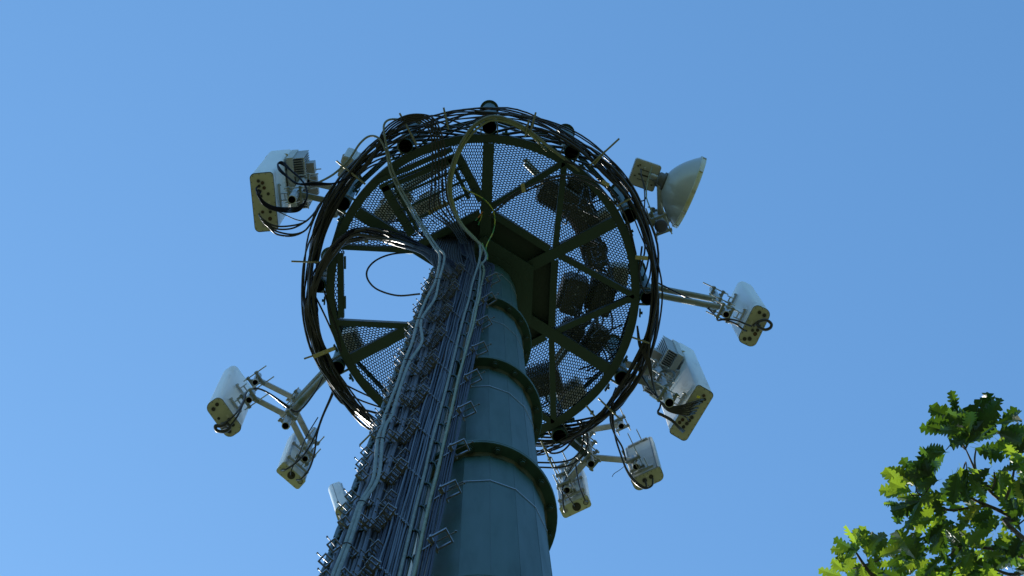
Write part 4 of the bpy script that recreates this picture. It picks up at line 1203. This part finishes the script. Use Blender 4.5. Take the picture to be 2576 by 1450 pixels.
for z in (.12, .6):
    e = pc + Vector((0, 0, z)); s_ = Vector((sc_.x, sc_.y, e.z)); d = (e - s_).normalized()
    mb = MB(); mb.bar(s_ + d * .066, e - d * .056, .014, .11); mb.bar(s_ + d * .066 + Vector((0, 0, -.062)), e - d * .056 + Vector((0, 0, -.062)), .055, .012); part('arm', mb, M['galv_dull'], mC)
mast_clamp(mC, pc + Vector((0, 0, .12)), (.35, .94), .056, .3, .17)
mast_clamp(mC, pc + Vector((0, 0, .62)), (.92, .39), .056, .2, .17)
hubw = cd - axd * .30
mb = MB(); a = pc + Vector((0, 0, .62)); b = hubw + Vector((0, 0, -.02))
mb.bar(a + axd * .03, b, .05, .09); mb.bar(a, a + axd * .11, .12, .07); part('bracket', mb, M['galv'], mC)
mb = MB(); mb.lathe([(.05, 0), (.075, .0), (.075, .03), (.05, .03)], 24, Matrix.Translation(pc + Vector((0, 0, .78)))); mb.s = [False] * len(mb.s); part('pipe_ring', mb, M['galv_dull'], mC)
jumper([P(1612, 425, 28.4), P(1614, 445, 28.35), P(1620, 470, 28.3), P(1622, 500, 28.2), P(1620, 540, 28.1)], .006, 'black data cable dropping from the square outdoor radio')
jumper([P(1641, 420, 28.4), P(1634, 440, 28.35), P(1628, 465, 28.3), P(1626, 495, 28.2), P(1634, 520, 28.1), P(1645, 548, 28.05)], .006, 'olive data cable dropping from the square outdoor radio', 'olive_cable')
jumper([P(1612, 440, 28.4), P(1625, 480, 28.35), P(1624, 500, 28.25), P(1610, 505, 28.1), P(1590, 480, 28.0)], .006, 'black cable joining the dish radio to the rim bundle')

# --- B: boxed radio on the rim between the wide antenna and the pipes
def radio(label, px, py, h, face, W, D, L, mat='radio', tilt=0):
    A = empty('radio_unit', None, label, 'radio', 'radio units', frame(px, py, h, face, tilt))
    mb = MB(); mb.prism(rrect(W, D, .02, 4), 0.0, L, smooth=False); lpart('housing', mb, M[mat], A)
    heat_sink(A, -W * .45, W * .45, -D / 2 - .04, -D / 2 - .0005, .03, L - .03, 14, mat=mat)
    mb = MB(); mb.prism(rrect(W * .94, D * .9, .02, 4), -.012, -.0005); pl_ = lpart('base_plate', mb, M[mat], A)
    for k in range(4):
        connector(pl_, -W * .3 + W * .2 * k, 0, .013, 'alu', .03)
    mb = MB(); mb.bar((-W * .2, D / 2 + .012, L * .8), (W * .2, D / 2 + .012, L * .8), .02, .02); mb.box((-W * .2, D / 2 + .006, L * .8), (.016, .012, .02)); mb.box((W * .2, D / 2 + .006, L * .8), (.016, .012, .02)); lpart('handle', mb, M[mat], A)
    return A
radio('small pale boxed radio beside the wide antenna on the rim', 869, 422, 28.9, (-.95, -.3), .2, .10, .95, 'radio')
radio('pale radio showing below the rim pipe next to the wide antenna arm', 838, 532, 28.3, (-1, .1), .12, .08, .3, 'radio')
radio('pale radio behind the rim cables beside the hatch', 815, 690, 28.6, (-1, 0), .16, .07, .35, 'radio')
# radios seen through the floor mesh
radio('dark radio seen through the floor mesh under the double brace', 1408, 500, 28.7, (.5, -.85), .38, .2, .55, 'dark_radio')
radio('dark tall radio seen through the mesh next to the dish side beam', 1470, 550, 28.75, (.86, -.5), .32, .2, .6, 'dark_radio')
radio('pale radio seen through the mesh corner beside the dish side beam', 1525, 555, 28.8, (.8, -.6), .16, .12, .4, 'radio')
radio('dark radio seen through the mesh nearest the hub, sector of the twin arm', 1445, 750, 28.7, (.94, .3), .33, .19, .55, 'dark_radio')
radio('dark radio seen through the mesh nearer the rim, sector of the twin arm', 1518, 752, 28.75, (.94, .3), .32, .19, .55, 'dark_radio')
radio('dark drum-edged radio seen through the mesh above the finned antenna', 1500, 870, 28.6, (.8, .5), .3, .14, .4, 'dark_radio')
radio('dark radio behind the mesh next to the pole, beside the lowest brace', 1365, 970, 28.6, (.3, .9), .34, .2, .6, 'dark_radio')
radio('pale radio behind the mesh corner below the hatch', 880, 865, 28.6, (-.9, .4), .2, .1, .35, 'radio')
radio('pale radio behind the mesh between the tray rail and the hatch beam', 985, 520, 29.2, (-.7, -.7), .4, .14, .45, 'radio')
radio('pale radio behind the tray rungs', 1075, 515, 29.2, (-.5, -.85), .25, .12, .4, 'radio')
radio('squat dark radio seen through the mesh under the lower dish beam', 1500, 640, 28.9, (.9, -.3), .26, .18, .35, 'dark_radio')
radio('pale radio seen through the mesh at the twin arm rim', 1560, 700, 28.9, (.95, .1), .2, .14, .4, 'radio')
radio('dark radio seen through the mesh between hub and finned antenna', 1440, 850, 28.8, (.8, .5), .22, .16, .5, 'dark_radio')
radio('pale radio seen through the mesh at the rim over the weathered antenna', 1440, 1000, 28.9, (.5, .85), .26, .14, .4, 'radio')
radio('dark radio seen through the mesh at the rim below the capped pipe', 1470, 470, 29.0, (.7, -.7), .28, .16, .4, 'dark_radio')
# rails above the floor that the radios hang on
for a_, b_ in ((20, 70), (75, 112), (100, 150), (-50, -12)):
    for hh in (28.95, 29.35):
        mb = MB(); mb.cyl(pol(a_, 1.12, hh), pol(b_, 1.12, hh), .022, 10); part('radio_rail', mb, M['galv_dull'], plat)
# partly hidden small dish above the hatch
d2 = empty('small_dish', None, 'white dish edge peeping past the hatch beam', 'dish', None, Matrix.Translation(P(1020, 610, 29.6)) @ Matrix.Rotation(R(35), 4, 'Z') @ Matrix.Rotation(R(70), 4, 'X'))
mb = MB(); mb.lathe([(r_, -.1 * (1 - (r_ / .17) ** 2)) for r_ in (.02, .06, .1, .14, .17)], 36); lpart('bowl', mb, M['dish'], d2)
mb = MB(); mb.lathe([(.168, -.002), (.175, 0), (.175, .03), (.168, .032)], 36); lpart('rim', mb, M['dish'], d2)
mb = MB(); mb.lathe([(0, .03), (.168, .028)], 36); lpart('cover', mb, M['radome'], d2)
# cables hanging between the radios above the floor
for k in range(40):
    x, y = rnd.choice(((1500, 640), (1440, 850), (1440, 990), (1470, 470), (1420, 520), (1470, 560), (1450, 760), (1510, 770), (1500, 860), (1370, 970), (1050, 540), (1000, 520)))
    x += rnd.uniform(-25, 25); y += rnd.uniform(-20, 20)
    pts = [P(x, y, 28.75), P(x + rnd.uniform(-20, 20), y + rnd.uniform(10, 40), 28.5), P(x + rnd.uniform(-40, 40), y + rnd.uniform(20, 70), 28.3), P(x + rnd.uniform(-60, 60), y + rnd.uniform(10, 90), 28.25)]
    cable('radio_jumper', pts, .008, M['black'], 'black jumper hanging from a radio above the floor mesh', 'jumpers above the floor mesh')

# ------------------------------------------------------------------ oak tree
def T(x, y): return ((3300 + .5206 * x) * .6289, (1550 + .5207 * y) * .6289)
HT = 14.9
def PT(x, y, dh=0.0): return P(*T(x, y), HT + dh)
tree = empty('oak_tree', (6.2, 5.6, 0), 'leafy oak with lobed leaves reaching into the lower corner', 'tree')
trunk_pts = [(6.2, 5.6, -.1), (6.15, 5.55, 2), (6.0, 5.5, 5), (5.6, 5.2, 8), (5.1, 4.9, 10.5), (4.6, 4.5, 12.5)]
mb = MB(); mb.tube(spline(trunk_pts, 4), .22, 14, r2=.09); part('trunk', mb, M['bark'], tree)
nodes_ = []
def limb(pts, r, r2):
    sp = spline(pts, 5); nodes_.extend(sp)
    mb = MB(); mb.tube(sp, r, 9, r2=r2); return part('branch', mb, M['bark'], tree)
E_ = PT(1560, 1190, -.2)
limb([(4.6, 4.5, 12.5), (4.1, 4.1, 13.8), (3.6, 3.8, 15.2)], .085, .03)
limb([(3.6, 3.8, 15.2), E_, PT(1440, 1010), PT(1370, 890), PT(1270, 800, .05), PT(1175, 680, .1), PT(1150, 570, .15), PT(1160, 470, .2)], .013, .004)
limb([(3.6, 3.8, 15.2), PT(1700, 1350, -.1), PT(1529, 1300), PT(1350, 1255), PT(1240, 1235), PT(1110, 1225)], .02, .005)
limb([PT(1480, 1060), PT(1400, 980), PT(1290, 925), PT(1190, 885), PT(1110, 845), PT(1030, 800)], .012, .004)
limb([PT(1250, 905), PT(1120, 925), PT(980, 945), PT(880, 915), PT(760, 830)], .009, .004)
limb([(4.1, 4.1, 13.8), PT(1300, 1800, -.3), PT(900, 1750, -.2), PT(600, 1650, -.1), PT(420, 1520), PT(350, 1430), PT(290, 1350), PT(240, 1270)], .025, .005)
limb([PT(900, 1750, -.2), PT(880, 1560, -.1), PT(840, 1420), PT(770, 1370), PT(680, 1320)], .012, .004)
limb([PT(350, 1430), PT(310, 1400), PT(260, 1385)], .005, .004)
limb([PT(1370, 890), PT(1420, 780), PT(1450, 650), PT(1460, 560)], .009, .004)
limb([PT(1290, 800), PT(1305, 720), PT(1300, 650)], .008, .004)
limb([PT(1175, 680, .1), PT(1120, 560, .1), PT(1080, 470, .1)], .007, .003)
limb([PT(1175, 680, .1), PT(1090, 640, .1), PT(1020, 640, .1)], .006, .003)
limb([PT(1700, 1350, -.1), PT(1450, 1440), PT(1250, 1380), PT(1100, 1400)], .012, .004)
limb([PT(1000, 1240), PT(960, 1290), PT(900, 1300)], .006, .004)

def leaf_mesh(seed):
    q = random.Random(seed)
    # half-outline of a lobed oak leaf: (along, half width) from stalk to tip
    nl = q.choice((5, 6, 6))
    out = [(0.0, 0.006)]
    for i in range(nl):
        t0 = 0.10 + 0.84 * (i / nl); t1 = 0.10 + 0.84 * ((i + 1) / nl)
        env = 0.05 + 0.23 * math.sin(math.pi * (0.06 + 0.80 * (t0 + t1) / 2))
        w = env * q.uniform(0.88, 1.12)
        out.append((t0 + 0.028, w * q.uniform(.40, .55))); out.append((t0 * .5 + t1 * .5, w * 0.84)); out.append((t1 - .012, w * 1.02)); out.append((t1 + 0.006, w * 0.80))
    out.append((0.985, 0.055)); out.append((1.02, 0.035)); out.append((1.035, 0.0))
    bend = q.uniform(-0.25, 0.5); fold = q.uniform(0.05, 0.75); twist = q.uniform(-.9, .9)
    v = []; f = []
    def pt(t, w, s):
        x = t
        z = -bend * (t - .2) ** 2 * 1.4 + fold * w * 0.9 + 0.03 * math.sin(9 * t + seed) * (w * 5)
        y = s * w
        a = twist * t * .6
        y, z = y * math.cos(a) - z * math.sin(a), y * math.sin(a) + z * math.cos(a)
        return (x, y, z)
    v.append((-0.16, 0.0, 0.02)); v.append((-0.16, 0.008, 0.02))
    m0 = len(v)
    for t, w in out: v.append(pt(t, 0, 1))
    nn = len(out); offs = []
    for s in (1, -1):
        k = len(v); offs.append(k)
        for (t, w) in out: v.append(pt(t + 0.10 * w * (1 if t < .95 else 0), w, s))
        for i in range(nn - 1):
            q4 = (m0 + i, m0 + i + 1, k + i + 1, k + i)
            f.append(q4 if s < 0 else q4[::-1])
    f.append((0, 1, offs[0], offs[1]))
    me = bpy.data.meshes.new('oak_leaf')
    me.from_pydata(v, [], f); me.validate(); me.update()
    return me
leafmeshes = []
for k in range(10):
    me = leaf_mesh(k)
    me.materials.append(LEAF[0 if k < 5 else (1 if k < 9 else 2)])
    leafmeshes.append(me)
lr = random.Random(21)
KL = .5206 * .6289 / F * HT
nleaf = 0
def leaf(x, y, ang, ln, dh=None, mesh=None, tilt=None):
    global nleaf
    p = PT(x, y, lr.uniform(-.18, .18) if dh is None else dh)
    L = ln * KL * lr.uniform(.82, 1.2)
    a = R(-ang)                                        # picture angle, up = -Y
    rot = Matrix.Rotation(a, 4, 'Z') @ Matrix.Rotation(R(lr.uniform(-28, 28)), 4, 'Y') @ Matrix.Rotation(R(lr.gauss(0, 30) if tilt is None else tilt), 4, 'X')
    dark_ = y < 560 and lr.random() < .75            # the upper sprays carry mostly the darker leaf meshes
    me = leafmeshes[lr.randrange(5)] if dark_ else leafmeshes[lr.choice((0, 1, 2, 3, 4, 0, 1, 2, 3, 4, 0, 1, 2, 3, 4, 5, 6, 7, 8, 5, 6, 7, 8, 5, 6, 7, 8, 9))]
    placed('leaf', me, None, tree, Matrix.Translation(p) @ rot @ Matrix.Scale(L, 4))
    nleaf += 1
clusters = [  # base x, y, count, from angle, to angle, leaf length, scatter
    (1140, 350, 13, 10, 175, 250, 70), (1130, 420, 12, -30, 210, 230, 90), (990, 320, 3, 115, 160, 215, 15), (930, 340, 2, 160, 176, 180, 10),
    (1330, 330, 6, -20, 60, 200, 50), (1260, 230, 3, 60, 100, 210, 25), (930, 480, 5, 150, 230, 200, 30), (1010, 190, 1, 98, 104, 170, 4), (1340, 420, 5, -50, 20, 190, 30),
    (700, 740, 7, 75, 180, 230, 40), (640, 800, 4, 130, 200, 215, 30), (720, 860, 6, 170, 250, 220, 50), (620, 900, 3, 190, 260, 150, 20), (830, 720, 8, 70, 200, 200, 50), (560, 900, 1, 168, 172, 120, 3),
    (1010, 660, 4, 245, 290, 230, 25), (1090, 650, 5, 240, 330, 180, 50), (880, 850, 7, 150, 300, 190, 60),
    (235, 1265, 4, 60, 110, 190, 15), (225, 1255, 2, 150, 176, 180, 10), (330, 1290, 5, 20, 100, 190, 30), (230, 1330, 4, 150, 240, 150, 25), (400, 1300, 3, 20, 70, 190, 20), (290, 1370, 5, 160, 330, 160, 40),
    (700, 1330, 2, 110, 145, 270, 12), (690, 1330, 2, 85, 110, 200, 12), (640, 1350, 3, 120, 200, 170, 25), (730, 1370, 4, 180, 330, 190, 40),
    (860, 1000, 8, 190, 300, 210, 60), (930, 1080, 8, 200, 330, 200, 70), (1080, 1010, 8, 0, 360, 190, 70), (1050, 1130, 8, 180, 360, 190, 70),
    (1290, 640, 6, 0, 360, 180, 50), (1390, 640, 4, 230, 300, 200, 40), (1450, 560, 6, -60, 80, 190, 50), (1480, 700, 5, -100, 40, 180, 50), (1200, 760, 4, 200, 320, 170, 50),
    (1000, 1290, 9, 0, 360, 200, 80), (1150, 1290, 9, 180, 360, 200, 80), (1300, 1150, 8, 0, 360, 190, 80), (1450, 960, 7, 20, 130, 220, 60), (1480, 1150, 6, 0, 360, 190, 60),
    (650, 1440, 6, 30, 170, 190, 70), (430, 1400, 7, 0, 360, 180, 70), (160, 1430, 4, 60, 180, 170, 40), (1450, 1330, 8, 0, 360, 200, 80), (1250, 1420, 8, 0, 360, 200, 90), (980, 1440, 7, 0, 360, 190, 90), (830, 1400, 5, 0, 360, 180, 60),
    (1640, 900, 5, 0, 360, 200, 90), (1650, 1250, 7, 0, 360, 200, 120), (1400, 1580, 8, 0, 360, 200, 150), (800, 1620, 6, 0, 360, 200, 120)]
for (x, y, c, a0, a1, ln, scat) in clusters:
    p_ = PT(x, y)
    q_ = min(nodes_, key=lambda n_: (n_ - p_).length)
    if 0.06 < (q_ - p_).length < 0.9:
        m_ = (p_ + q_) / 2 + Vector((lr.uniform(-.04, .04), lr.uniform(-.04, .04), lr.uniform(-.03, .05)))
        mb = MB(); mb.tube(spline([q_, m_, p_], 5), .0045, 7, r2=.0022); part('twig', mb, M['bark'], tree)
    for k in range(c):
        if nleaf >= 298: break
        a = a0 + (a1 - a0) * (k + lr.uniform(.2, .8)) / c
        # the crown's rim leaves are broad side on to the eye, inner ones turn freely
        leaf(x + lr.gauss(0, scat * .5), y + lr.gauss(0, scat * .5), a, ln, tilt=lr.gauss(0, 26))
# foliage of the rest of the crown, out past the corner
mb = MB()
lr2 = random.Random(3)
for k in range(900):
    u = lr2.random()
    c = Vector((4.6 + lr2.gauss(0, 1.0) + 1.0, 5.2 + lr2.gauss(0, 1.0) + .6, 12.6 + lr2.gauss(0, 1.0)))
    px_ = 1227 + c.x / (c.z - CAMZ) * F; py_ = -285 + c.y / (c.z - CAMZ) * F
    if px_ < 2750 and py_ < 1620: continue
    src = leafmeshes[k % 10]
    rot = Matrix.Rotation(lr2.uniform(0, 6.28), 3, 'Z') @ Matrix.Rotation(lr2.gauss(0, .5), 3, 'X') @ Matrix.Rotation(lr2.gauss(0, .5), 3, 'Y')
    n0 = len(mb.v)
    mb.v += [tuple(c + rot @ (Vector(vv.co) * .14)) for vv in src.vertices]
    for f in src.polygons:
        mb.f.append(tuple(n0 + t for t in f.vertices)); mb.s.append(False)
part('foliage', mb, LEAF[0], tree, kind='stuff')
print('objects', len(bpy.data.objects), 'leaves', nleaf, 'tris', sum(len(m.polygons) * 2 for m in bpy.data.meshes))
